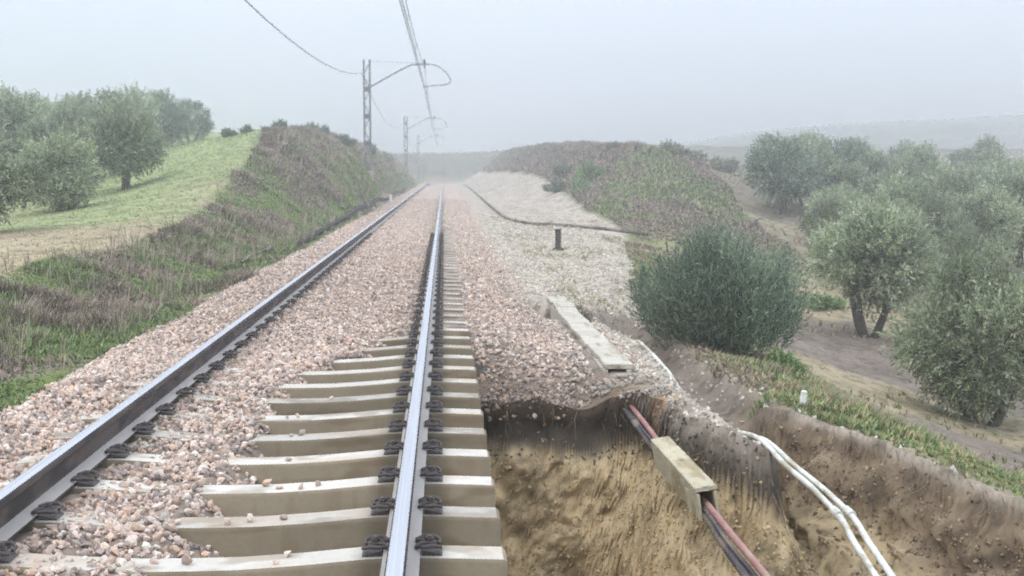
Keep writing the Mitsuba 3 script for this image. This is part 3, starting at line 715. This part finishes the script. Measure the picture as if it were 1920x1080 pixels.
# ------------------------------------------------------------------ overhead line
def mast(y, label):
    x0, ht = -3.7, 6.75
    zb = float(H(x0, y)) - .1
    t = thing('catenary_mast', label, 'mast', 'catenary masts along the left of the track')
    w = .15
    for s in (-1, 1):
        part(t, 'upright', ply(cat([box(x0 + s * w, y, (zb + ht) / 2, .07, .12, ht - zb), box(x0 + s * (w - .03), y - .05, (zb + ht) / 2, .055, .015, ht - zb - .01)]), 'mat_steel'))
    n = int((ht - zb) / .62)
    zz = np.linspace(zb + .15, ht - .1, n + 1)
    for i in range(n):
        s = 1 if i % 2 else -1
        v, f = box(0, 0, 0, .045, .02, 1)
        a, b = np.array([x0 - s * w, y - .075, zz[i]]), np.array([x0 + s * w, y - .075, zz[i + 1]])
        dv = b - a
        part(t, 'brace', ply(tube([a, b], .026, 5), 'mat_steel'))
        if i % 2 == 0:
            part(t, 'batten_plate', ply(box(x0, y + .072, zz[i], .34, .016, .24), 'mat_steel'))
    part(t, 'foundation', ply(box(x0, y, zb - .12, .5, .5, .5, .03), 'mat_trough'))
    arm = [(x0 + .12, y, 5.42), (x0 + 1.0, y, 5.92), (x0 + 1.7, y, 6.30), (x0 + 2.1, y, 6.48), (x0 + 2.35, y, 6.53), (x0 + 3.0, y, 6.54)]
    part(t, 'bracket_arm', ply(cable(arm, .038, 8, 40), 'mat_steel', smooth=True))
    hoop = [(x0 + 3.0, y, 6.54), (x0 + 3.3, y, 6.5), (x0 + 3.65, y, 6.3), (x0 + 3.95, y, 5.98), (x0 + 4.04, y, 5.76), (x0 + 3.93, y, 5.62), (x0 + 3.6, y, 5.55), (x0 + 3.15, y, 5.52), (x0 + 2.7, y, 5.44)]
    part(t, 'register_hoop', ply(cable(hoop, .026, 8, 50), 'mat_steel', smooth=True))
    part(t, 'stay_rod', ply(tube([(x0 + .1, y, 6.66), (x0 + 2.75, y, 6.60)], .009, 5), 'mat_steel'))
    prof_i = np.array([(0, -.16), (.035, -.16), (.04, -.12), (.085, -.10), (.045, -.08), (.085, -.05), (.045, -.03), (.09, 0), (.045, .02), (.085, .05), (.045, .07), (.05, .13), (.03, .17), (0, .17)])
    m = trimesh.creation.revolve(prof_i, sections=12); m.apply_translation((x0 + 2.78, y, 6.62))
    part(t, 'insulator', ply(m, 'mat_insulator', smooth=40))
    part(t, 'hanger_bracket', ply(box(x0 + 2.78, y, 6.40, .10, .12, .10, .01), 'mat_steel'))
    return t


mast(60, 'nearest lattice mast with curved bracket arm reaching over the track')
mast(120, 'second lattice mast behind the nearest one, fainter in the haze')
mast(178, 'farthest and faintest lattice mast in the haze')


def wire(xs, zs, sag, r=.011):
    out = []
    yy = [0, 60, 120, 178]
    for a in range(-1, 3):
        y0, y1 = (-60, 0) if a < 0 else (yy[a], yy[a + 1])
        x0, x1 = xs[max(a, 0) % 2], xs[(max(a, 0) + 1) % 2]
        u = np.linspace(0, 1, 16)[:-1]
        out.append(np.column_stack([x0 + (x1 - x0) * u, y0 + (y1 - y0) * u, zs - 4 * sag * u * (1 - u) + track_z(y0 + (y1 - y0) * u)]))
    return np.vstack(out)


single('contact_wire', ply(tube(wire((-1.05, -.92), 5.32, .06), .015, 6), 'mat_wire'), 'left contact wire above the track, hung below the messenger wire', 'wire', 'overhead wires above the track')
single('contact_wire', ply(tube(wire((-1.0, -.87), 5.33, .05), .015, 6), 'mat_wire'), 'right contact wire above the track, close beside the left one', 'wire', 'overhead wires above the track')
single('messenger_wire', ply(tube(wire((-.92, -.92), 6.52, .95), .013, 6), 'mat_wire'), 'sagging messenger wire carried by the insulators above the track', 'wire', 'overhead wires above the track')
single('feeder_wire', ply(tube(wire((-3.95, -3.95), 6.1, 1.35), .015, 6), 'mat_wire'), 'sagging feeder wire left of the track running to the masts', 'wire', 'overhead wires above the track')
u = wire((-.92, -.92), 6.52, .95)
dp_ = thing('dropper_wires', 'thin vertical droppers linking contact and messenger wires', 'wire')
for yq in np.arange(6, 118, 9.0):
    if abs((yq + 30) % 60 - 30) < 5:
        continue
    zt = float(np.interp(yq, u[:, 1], u[:, 2]))
    part(dp_, 'dropper', ply(tube([(-.92, yq, zt), (-.95, yq, 5.3)], .006, 4), 'mat_wire'))


# ------------------------------------------------------------------ plants
def blades(x, y, z, h, w, lean, col, r, per):
    """Tufts of tapering blades: per blades at every point."""
    n = len(x)
    X0 = np.repeat(np.column_stack([x, y, z]), per, 0); hh = np.repeat(h, per) * r.uniform(.5, 1.15, n * per); ww = np.repeat(np.broadcast_to(w, n), per)
    ang = r.uniform(0, 2 * np.pi, n * per); ln = np.repeat(np.broadcast_to(lean, n), per) * r.uniform(.1, 1, n * per)
    dirv = np.column_stack([np.cos(ang), np.sin(ang), np.zeros(n * per)])
    sd_ = np.column_stack([-np.sin(ang + .6), np.cos(ang + .6), np.zeros(n * per)])
    base = X0 + dirv * (hh * .12)[:, None]
    base[:, 2] -= .02
    mid = base + dirv * (hh * ln * .4)[:, None] + np.array([0, 0, 1.0]) * (hh * .6)[:, None]
    tip = base + dirv * (hh * ln)[:, None] + np.array([0, 0, 1.0]) * hh[:, None]
    v = np.stack([base, mid - sd_ * ww[:, None] / 2, mid + sd_ * ww[:, None] / 2, tip], 1).reshape(-1, 3)
    q = (np.arange(n * per) * 4)[:, None]
    f = np.vstack([q + [0, 2, 1], q + [1, 2, 3]])
    c = np.repeat(np.repeat(col, per, 0) * r.uniform(.75, 1.25, (n * per, 1)), 4, 0)
    return (v, f), c


r = np.random.default_rng(21)


def tuft_cols(x, y, r, greenness):
    g = r.random(len(x)) < greenness
    dry = np.array([[.26, .215, .18], [.31, .26, .215], [.19, .155, .135], [.37, .315, .245]])
    gre = np.array([[.18, .245, .115], [.23, .30, .13], [.145, .20, .10], [.29, .35, .17]])
    return np.where(g[:, None], gre[r.integers(0, 4, len(x))], dry[r.integers(0, 4, len(x))])


def crest_x(y):
    return np.interp(y, [0, 20, 27, 40, 50, 65, 90, 120, 160], [-5.9, -5.75, -5.6, -6.1, -7.2, -8.0, -9, -9, -9])


# left bank: dry weeds and fresh grass
y = np.concatenate([r.uniform(5, 28, 16000), r.uniform(28, 60, 15000), r.uniform(60, 140, 12000)])
foot = -3.0 + (n2(y * 0, y, .9, 51) - .5) * .9
t = r.random(len(y)) ** .9
x = foot + (crest_x(y) - .05 - foot) * t
hn = n2(x, y, .8, 61); pn = n2(x, y, .45, 35)
gr = smooth01(.44, .60, n2(x, y, .7, 35) + .15 * smooth01(-4.8, -3.2, x) - .06 * smooth01(35, 60, y))
tall = (.10 + .34 * smooth01(.40, .7, hn)) * (.55 + .5 * t) * (1 - .5 * gr) * (1 - .45 * smooth01(.8, 1, t))
c = tuft_cols(x, y, r, gr * .92 + .04)
gm = y < 26
m, cc = blades(x, y, H(x, y), tall * (1 + smooth01(40, 90, y) * .5), .008 + y * .0005, .75, c, r, 9)
y = r.uniform(6, 50, 900); foot = -3.3; x = foot + (crest_x(y) - foot) * r.random(len(y))
ok = n2(x, y, .6, 71) > .5
x, y = x[ok], y[ok]
m2, c2 = blades(x, y, H(x, y), r.uniform(.25, .6, len(x)), .007 + y * .0004, .35, np.array([[.40, .34, .26], [.30, .25, .21], [.26, .31, .16]])[r.integers(0, 3, len(x))], r, 5)
m, cc = cat([m, m2]), np.vstack([cc, c2])
kind('weeds', ply(m, 'mat_vc', color=cc), 'stuff', 'dry brown weeds and patches of fresh green grass on the left bank', 'weeds')
# field grass beyond the crest
y = r.uniform(12, 75, 16000); x = crest_x(y) - r.uniform(-.2, 1, len(y)) ** 1.3 * 13
ok = np.isfinite(x); x, y = x[ok], y[ok]
gr = smooth01(-.1, .30, n2(x, y, .22, 33) - .5 + (y - 24) / 42)
c = np.where((r.random(len(x)) < gr)[:, None], np.array([.325, .39, .19]), np.array([.50, .44, .30]))
m, cc = blades(x, y, H(x, y), np.full(len(x), .055) * r.uniform(.6, 1.3, len(x)), .010 + y * .0005, .9, c, r, 5)
kind('field_grass', ply(m, 'mat_vc', color=cc), 'stuff', 'short green and straw coloured grass on the field under the left trees', 'grass')
# right: grass on the shoulder strip and down the slope
y = np.concatenate([r.uniform(4, 16, 9000), r.uniform(16, 34, 6000)])
edge_s = np.interp(y, [-12, 6, 7.5, 9.4, 10.6, 14, 20, 27.5, 38], [4.2, 3.9, 3.65, 3.2, 2.85, 2.87, 3.1, 4.2, 5.6])
x = edge_s - .25 + r.random(len(y)) ** 1.2 * 3.1
gr = smooth01(.36, .56, n2(x, y, .6, 36) + .2 * smooth01(13, 8, y) - .08 * smooth01(.5, 0, x - edge_s))
c = tuft_cols(x, y, r, gr)
dryr = r.random(len(x)) < .35
c[dryr] = np.array([.36, .31, .19]) * r.uniform(.8, 1.1, (dryr.sum(), 1))
ok = (Df(np.stack([y, x], -1)) < -.03) & ((y < 10.5) | (x > edge_s))
x, y, c = x[ok], y[ok], c[ok]
m, cc = blades(x, y, H(x, y), .05 + .12 * smooth01(.4, .7, n2(x, y, 1.1, 62)), .010 + y * .0004, .8, c, r, 7)
kind('shoulder_grass', ply(m, 'mat_vc', color=cc), 'stuff', 'bright grass and straw along the edge above the brown wall of the hole', 'grass')
# right cutting
y = r.uniform(36, 150, 26000) ** 1.0
edge_s = np.interp(y, [38, 50, 59, 75, 90, 120], [5.6, 5.7, 5.9, 5.9, 5.2, 4.6])
x = edge_s + .1 + r.random(len(y)) ** .9 * np.interp(y, [36, 60, 150], [5.5, 8, 10])
gr = 1 - smooth01(.42, .56, n2(x, y, .35, 38) + .14 * smooth01(50, 70, y))
c = tuft_cols(x, y, r, gr * .8)
m, cc = blades(x, y, H(x, y), (.10 + .32 * smooth01(.45, .75, n2(x, y, .5, 63))) * smooth01(36, 55, y) + .08, .02 + y * .0006, .7, c, r, 6)
kind('cutting_weeds', ply(m, 'mat_vc', color=cc), 'stuff', 'brown and green weeds on the cutting right of the gravel', 'weeds')
# orchard floor: sparse straw, and sprigs in the gravel
y = r.uniform(14, 90, 9000); x = 6 + r.random(len(y)) * (4 + y * .42)
c = np.where((r.random(len(x)) < .35)[:, None], np.array([.15, .19, .07]), np.array([.36, .31, .21]))
ok = n2(x, y, .35, 64) > .5
x, y, c = x[ok], y[ok], c[ok]
m, cc = blades(x, y, H(x, y), np.full(len(x), .12), .012 + y * .0005, .8, c, r, 6)
kind('orchard_grass', ply(m, 'mat_vc', color=cc), 'stuff', 'thin straw and grass on the orchard floor on the right', 'grass')
y = r.uniform(15, 46, 2600); x = r.uniform(1.7, 5.4, len(y))
ok = (n2(x, y, 1.0, 65) > .53) & (x < np.interp(y, [14, 20, 27.5, 38, 50], [2.87, 3.1, 4.2, 5.6, 5.7]))
x, y = x[ok], y[ok]
c = np.where((r.random(len(x)) < .4)[:, None], np.array([.26, .27, .13]), np.array([.42, .37, .25]))
m, cc = blades(x, y, H(x, y), np.full(len(x), .11), .012, .9, c, r, 6)
kind('gravel_weeds', ply(m, 'mat_vc', color=cc), 'stuff', 'straw coloured sprigs growing through the pale gravel', 'weeds')


def leaves(p, dirs, L, W, col, r):
    n = len(p)
    d_ = dirs / (np.linalg.norm(dirs, axis=1, keepdims=True) + 1e-9)
    s = np.cross(d_, r.normal(size=(n, 3))); s /= np.linalg.norm(s, axis=1, keepdims=True) + 1e-9
    tip = p + d_ * L[:, None]
    mid = p + d_ * (L * .45)[:, None]
    v = np.stack([p, mid - s * W[:, None] / 2, tip, mid + s * W[:, None] / 2], 1).reshape(-1, 3)
    q = (np.arange(n) * 4)[:, None]
    return (v, np.vstack([q + [0, 1, 2], q + [0, 2, 3]])), np.repeat(col, 4, 0)


def olive(seed, R, h, n_leaf, lobes=18, stems=3, low=.26, leaf=.13, tint=(1, 1, 1)):
    """A crown of feathery shoots on lobes carried by limbs; base at the origin."""
    r = np.random.default_rng(seed)
    trunk, cs = [], []
    zc = h * (low + (1 - low) * .5)
    cen = []
    while len(cen) < lobes:
        u = r.uniform(-1, 1, 3)
        if .35 < np.linalg.norm(u) < 1:
            cen.append([u[0] * R * .78, u[1] * R * .78, zc + u[2] * h * (1 - low) * .36])
    cen = np.array(cen)
    rl = R * r.uniform(.21, .40, lobes)
    th0 = r.uniform(0, 6.28)
    st_ = []
    for k_ in range(stems):
        th = th0 + k_ * 2 * np.pi / stems + r.normal(0, .3)
        spread = R * (.10 if stems == 1 else .36)
        p0 = np.array([np.cos(th) * .06 * h * (stems > 1) * .4, np.sin(th) * .06 * h * (stems > 1) * .4, -.15])
        p2 = np.array([np.cos(th) * spread, np.sin(th) * spread, h * (low + .17)])
        p1 = (p0 + p2) / 2 + np.array([np.cos(th), np.sin(th), 0]) * R * .05 + r.normal(0, .03, 3) * h * .3
        u = np.linspace(0, 1, 8)[:, None]
        path = p0 * (1 - u) ** 2 + 2 * p1 * u * (1 - u) + p2 * u ** 2
        rad = np.linspace(.058 if stems == 1 else .036, .026 if stems == 1 else .020, 8) * h
        rad[0] *= 1.25
        trunk.append(tube(path, rad, 8)); st_.append(p2)
    for c0 in cen:
        p0 = st_[int(np.argmin([np.linalg.norm(s[:2] - c0[:2]) for s in st_]))]
        mid = (p0 + c0) / 2 + r.normal(0, .06, 3) * R
        u = np.linspace(0, 1, 6)[:, None]
        trunk.append(tube(p0 * (1 - u) ** 2 + 2 * mid * u * (1 - u) + c0 * u ** 2, np.linspace(.017, .005, 6) * h, 5, False))
    # shoots: leaves run along short twigs, so that the crown is feathery
    per = 9
    n = n_leaf // per
    w = rl ** 2; li = r.choice(lobes, n, p=w / w.sum())
    u = r.normal(size=(n, 3)); u /= np.linalg.norm(u, axis=1, keepdims=True)
    base = cen[li] + u * (rl[li] * r.uniform(.35, 1.0, n) ** .7)[:, None] * np.array([1, 1, .9])
    outw = base - np.array([0, 0, zc * .8]); outw /= np.linalg.norm(outw, axis=1, keepdims=True)
    sd_ = u * .5 + outw * .5 + np.array([0, 0, .55]) + r.normal(0, .3, (n, 3))
    droop = (base[:, 2] < zc)
    sd_[droop, 2] -= .75
    sd_ /= np.linalg.norm(sd_, axis=1, keepdims=True)
    sl = R * r.uniform(.12, .32, n)
    uu = np.tile(np.linspace(0, 1, per), n)
    p = np.repeat(base, per, 0) + np.repeat(sd_ * sl[:, None], per, 0) * uu[:, None]
    dv = np.repeat(sd_, per, 0) * .8 + r.normal(0, .55, (n * per, 3))
    Lf = leaf * r.uniform(.7, 1.3, n * per)
    pal = np.array([[.245, .295, .185], [.31, .365, .24], [.175, .215, .14], [.42, .455, .325], [.265, .315, .17]]) * np.array(tint)
    lobe_t = r.uniform(.68, 1.32, lobes)
    col = np.repeat(pal[r.integers(0, 5, n)] * lobe_t[li][:, None], per, 0) * r.uniform(.8, 1.2, (n * per, 1))
    m, c = leaves(p, dv, Lf, Lf * .34, col, r)
    return ply(cat(trunk), 'mat_bark', smooth=50), ply(m, 'mat_leaf', color=c)


NEAR = [olive(100 + k, 1.75, 3.5, 34000, lobes=27, stems=(3, 2, 3)[k], low=(.26, .14, .24)[k], leaf=.125) for k in range(3)]
MID = [olive(200 + k, 1.9, 3.6, 16000, lobes=23, stems=(1, 2, 1, 3)[k], low=(.27, .12, .2, .06)[k], leaf=.19) for k in range(4)]
DARK = [olive(250 + k, 1.9, 3.6, 11000, lobes=18, stems=2, low=.08, leaf=.19, tint=(.72, .78, .85)) for k in range(2)]


def plant_tree(kind_, x, y, s, rot, label, group=None, name='olive_tree', ctg='olive tree', sz=1.0, sink=0.0):
    z = float(H(x, y)) - .05 - sink
    t = thing(name, label, ctg, group)
    to = T().translate([x, y, z]).rotate([0, 0, 1], rot).scale([s, s, s * sz])
    part(t, 'trunk', {**kind_[0], 'to_world': to}); part(t, 'crown', {**kind_[1], 'to_world': to})


def at(px, D):
    """x of the photograph's column px at distance D (used while placing)."""
    return (px - 833) / 2290 * D


LEFT = [  # variant, x, y, scale, rotation, label
    (MID[0], -9.76, 38.2, .70, 20, 'round olive tree on a single dark trunk standing clear on the grassy left field'),
    (MID[3], -10.1, 33, .60, 80, 'low wide olive left of the single-trunk tree, its crown down to the ground'),
    (MID[1], -9.3, 25.6, .52, 10, 'small olive tree cut by the left edge of the picture, nearest on the left field'),
    (MID[2], -15.9, 45, .95, 200, 'tall olive tree at the left picture edge behind the small nearest one'),
    (MID[3], -17.0, 54, .94, 140, 'second olive from the left edge in the skyline row'),
    (MID[1], -17.2, 60, .86, 300, 'third olive from the left edge in the skyline row'),
    (MID[2], -15.4, 60, .90, 30, 'tallest olive of the skyline row right above the single-trunk tree'),
    (DARK[1], -14.8, 66, .80, 170, 'dark olive right of the single-trunk tree near the end of the row'),
    (DARK[0], -14.4, 71, .66, 15, 'small dark olive, rightmost of the left trees on the slope'),
    (MID[1], -13.2, 43.5, .74, 250, 'grey olive seen in the gap between the low wide one and the single-trunk tree'),
    (MID[0], -20.6, 58, .98, 110, 'olive far back at the left edge of the picture'),
]
for v_, x, y, s, ro, lb in LEFT:
    plant_tree(v_, x, y, s, ro, lb, 'olive trees on the left field')

RIGHT = [
    (NEAR[0], 9.8, 27.6, .86, 30, 'olive tree with three spreading dark stems in the middle of the right orchard'),
    (NEAR[1], 9.0, 19.7, .80, 200, 'nearest olive tree at the right edge above the brown ploughed soil'),
    (NEAR[2], 19.9, 41, .95, 100, 'olive with forked dark trunk at the right picture edge, on the tan slope'),
    (MID[3], 16.0, 49, .66, 20, 'low olive left of and behind the three-stem tree'),
    (DARK[0], 15.4, 55.5, .95, 40, 'dark wide olive at the left end of the right orchard beside the tan path'),
    (MID[2], 19.4, 65, .88, 310, 'olive with a pointed top at the left end of the right orchard skyline'),
    (DARK[1], 21.6, 65, .84, 190, 'dark pointed olive standing above its neighbours on the right skyline'),
    (MID[1], 19.6, 52, .82, 220, 'olive in the second row right behind the three-stem tree'),
    (MID[2], 20.3, 48, .86, 130, 'olive in the second row left of the forked trunk'),
    (MID[3], 25.6, 55, .92, 70, 'olive in the second row near the right picture edge'),
    (MID[0], 22.2, 62, .72, 10, 'low olive on the skyline just right of the dark pointed one'),
    (MID[3], 25.8, 66, .74, 290, 'third skyline olive from the right picture edge'),
    (MID[1], 28.4, 64, .76, 160, 'second skyline olive from the right picture edge'),
    (MID[2], 30.0, 61, .80, 240, 'rightmost skyline olive, cut by the right picture edge'),
    (MID[0], 15.9, 38, .66, 340, 'rounded olive low in the slope left of the forked trunk'),
    (NEAR[2], 12.7, 33.5, .70, 330, 'pale olive between the three-stem tree and the right picture edge'),
    (DARK[0], 17.3, 58, .8, 100, 'dark olive behind the wide dark one beside the tan path'),
    (MID[3], 13.9, 43, .62, 190, 'small spreading olive just left above the three-stem tree'),
    (NEAR[1], 14.6, 36.5, .78, 75, 'full green olive right above the three-stem tree'),
    (MID[1], 23.3, 58, .85, 45, 'full olive in the third row left of the right picture edge'),
    (MID[2], 17.0, 45, .78, 265, 'leaning olive between the second row and the three-stem tree'),
    (NEAR[0], 17.2, 38.5, .80, 120, 'olive in front of the forked trunk at the right edge'),
    (MID[0], 24.0, 80, .86, 33, 'faint olive at the back of the right orchard, left of the dark pointed one'),
    (MID[2], 28.5, 84, .90, 66, 'faint olive at the back of the right orchard, right of the dark pointed one'),
    (MID[3], 33.5, 86, .95, 99, 'faint olive at the back of the right orchard, second from the picture edge'),
    (MID[1], 37.5, 84, .95, 132, 'faint olive at the back of the right orchard, at the picture edge'),
    (MID[3], 20.8, 76, .86, 165, 'faint olive at the back of the right orchard, farthest left'),
    (DARK[1], 22.9, 49, .80, 80, 'dark olive beside the forked trunk at the right picture edge'),
    (NEAR[1], 13.6, 31.2, .66, 265, 'low full olive just right of the three-stem tree'),
    (MID[1], 18.4, 57, .78, 15, 'grey olive in the third row above the three-stem tree'),
]
for v_, x, y, s, ro, lb in RIGHT:
    plant_tree(v_, x, y, s, ro, lb, 'olive trees of the right orchard')


def bush(seed, R, h, n, tint=(1, 1, 1), L=.22, upright=1.2, wr=.12, clumps=9):
    """Upright fine shoots in several clumps of unequal height, base at the origin."""
    r = np.random.default_rng(seed)
    ca = r.uniform(0, 6.283, clumps) ; cr = R * .74 * np.sqrt(r.random(clumps)); cr[0] = 0
    cxy = np.column_stack([np.cos(ca) * cr, np.sin(ca) * cr])
    ch = h * (1 - .5 * (cr / R) ** 1.5) * r.uniform(.60, 1.1, clumps); cR = R * r.uniform(.26, .46, clumps)
    per = 8
    m_ = n // per
    k = r.choice(clumps, m_, p=cR ** 2 / (cR ** 2).sum())
    ang = r.uniform(0, 6.283, m_); u = np.sqrt(r.random(m_))
    top = ch[k] * np.sqrt(np.maximum(1 - u ** 2.2, .02))
    z = top * r.random(m_) ** .5
    flare = .62 + .38 * np.sin(np.clip(z / (h * .5), 0, 1) * np.pi / 2)
    xy = cxy[k] + np.column_stack([np.cos(ang), np.sin(ang)]) * (u * cR[k])[:, None]
    base = np.column_stack([xy * flare[:, None], z])
    ax = np.column_stack([xy / R * .75, np.full(m_, upright)]) + r.normal(0, .32, (m_, 3))
    ax /= np.linalg.norm(ax, axis=1, keepdims=True)
    sl = R * r.uniform(.10, .34, m_) * (1 + .8 * (r.random(m_) < .06))
    uu = np.tile(np.linspace(0, 1, per), m_)
    p = np.repeat(base, per, 0) + np.repeat(ax * sl[:, None], per, 0) * uu[:, None]
    dv = np.repeat(ax, per, 0) + r.normal(0, .45, (m_ * per, 3))
    Lf = L * .62 * r.uniform(.5, 1.3, m_ * per)
    pal = np.array([[.12, .165, .125], [.15, .20, .145], [.09, .13, .10], [.22, .27, .19]]) * np.array(tint)
    col = np.repeat(pal[r.integers(0, 4, m_)] * r.uniform(.7, 1.3, clumps)[k][:, None], per, 0) * r.uniform(.8, 1.2, (m_ * per, 1))
    m, c = leaves(p, dv, Lf, Lf * wr * 1.7, col, r)
    st = []
    for k_ in range(14):
        a_ = r.uniform(0, 6.28); q_ = R * r.uniform(.1, .75)
        st.append(tube([(np.cos(a_) * q_ * .15, np.sin(a_) * q_ * .15, -.15), (np.cos(a_) * q_ * .6, np.sin(a_) * q_ * .6, h * .35), (np.cos(a_) * q_, np.sin(a_) * q_, h * .75)], np.array([.022, .015, .006]) * h * .5, 5))
    return ply(cat(st), 'mat_bark', smooth=50), ply(m, 'mat_leaf', color=c)


def plant_bush(b, x, y, s, rot, label, name='bush', ctg='bush', group=None, sz=1.0):
    z = float(H(x, y)) - .05
    t = thing(name, label, ctg, group)
    to = T().translate([x, y, z]).rotate([0, 0, 1], rot).scale([s, s, s * sz])
    part(t, 'stems', {**b[0], 'to_world': to}); part(t, 'foliage', {**b[1], 'to_world': to})


BIG = bush(301, 1.5, 2.0, 80000, L=.16, clumps=24, tint=(1.25, 1.22, 1.2))
plant_bush(BIG, 3.42, 15.0, .75, 35, 'big dense dark green bush on the shoulder right of the gravel', sz=1.02)
SM = [bush(310 + k, .8, .95, 3500, tint=((1.9, 1.45, 1.45), (1.5, 1.7, 1.0), (1.1, 1.05, 1.05))[k], L=.24, wr=.16) for k in range(3)]
SB = [  # small bushes, x from the column seen, each with what it stands by
    (2, -9.0, 52, .55, 'first low bush right of the left trees on the skyline', .8),
    (2, -8.5, 54, .45, 'tiny bush between the two larger ones on the left skyline', .9),
    (2, -7.5, 57, .55, 'second low bush right of the left trees on the skyline, pointed', 1.1),
    (2, -6.0, 62, .48, 'round dark bush standing out on the skyline of the left cutting', 1.35),
    (0, -5.4, 44, .8, 'brown dry shrub on the left cutting slope', .7),
    (0, -6.4, 58, .9, 'brown dry shrub high on the left cutting slope', .7),
    (2, -5.0, 62, .8, 'dark shrub low on the left slope near the nearest mast', .8),
    (2, -4.5, 74, .9, 'dark shrub behind the nearest mast on the left slope', .8),
    (0, -4.4, 92, 1.0, 'brown shrub far along the left slope', .8),
    (1, 6.2, 56, .9, 'bright green shrub at the foot of the right cutting', .9),
    (1, 7.2, 60, 1.0, 'bright green shrub upslope of the other green shrubs on the right cutting', 1.0),
    (2, 5.7, 62, .9, 'dark shrub at the edge of the pale gravel, right cutting', .8),
    (2, 6.6, 68, 1.0, 'dark green shrub on the upper right cutting', .8),
    (0, 9.2, 66, .8, 'dry brown shrub on the peak of the right cutting', .5),
    (0, 12.3, 66, 1.1, 'brown bare shrub on the shoulder right of the peak', .9),
    (0, 13.8, 67, 1.1, 'brown shrub between the peak and the right orchard', .8),
    (0, 8.0, 84, 1.0, 'dry shrub on the far skyline of the right cutting', .5),
    (0, 15.6, 70, 1.2, 'wide brown shrub just left of the right orchard', .7),
    (0, 17.2, 74, 1.3, 'brown shrub behind the wide brown one left of the right orchard', .8),
    (2, 14.6, 73, 1.2, 'dark shrub on the skyline between the peak and the right orchard', .7),
    (1, 4.4, 22.5, .55, 'small green shrub behind the big dark bush', .8),
    (1, 3.9, 13.9, .4, 'small leafy green shrub at the right foot of the big dark bush', .8),
    (1, 9.8, 31, .9, 'low green shrub under the three-stem olive', .45),
    (1, 10.9, 20.4, .5, 'low green shrub beside the trunk of the nearest right-edge olive', .5),
]
for k_, x, y, s, lb, sz in SB:
    plant_bush(SM[k_], x, y, s, float(hash((k_, int(x * 10))) % 360), lb, 'shrub', 'shrub', None, sz)

# ------------------------------------------------------------------ the air
scene['haze'] = {'type': 'cube', 'to_world': T().translate([0, 385, 10]).scale([640, 430, 25]), 'bsdf': {'type': 'null'}, 'interior': {'type': 'ref', 'id': 'haze_medium'}}
labels['haze'] = {'kind': 'stuff', 'label': 'thin pale morning haze over the track and hills', 'category': 'haze'}
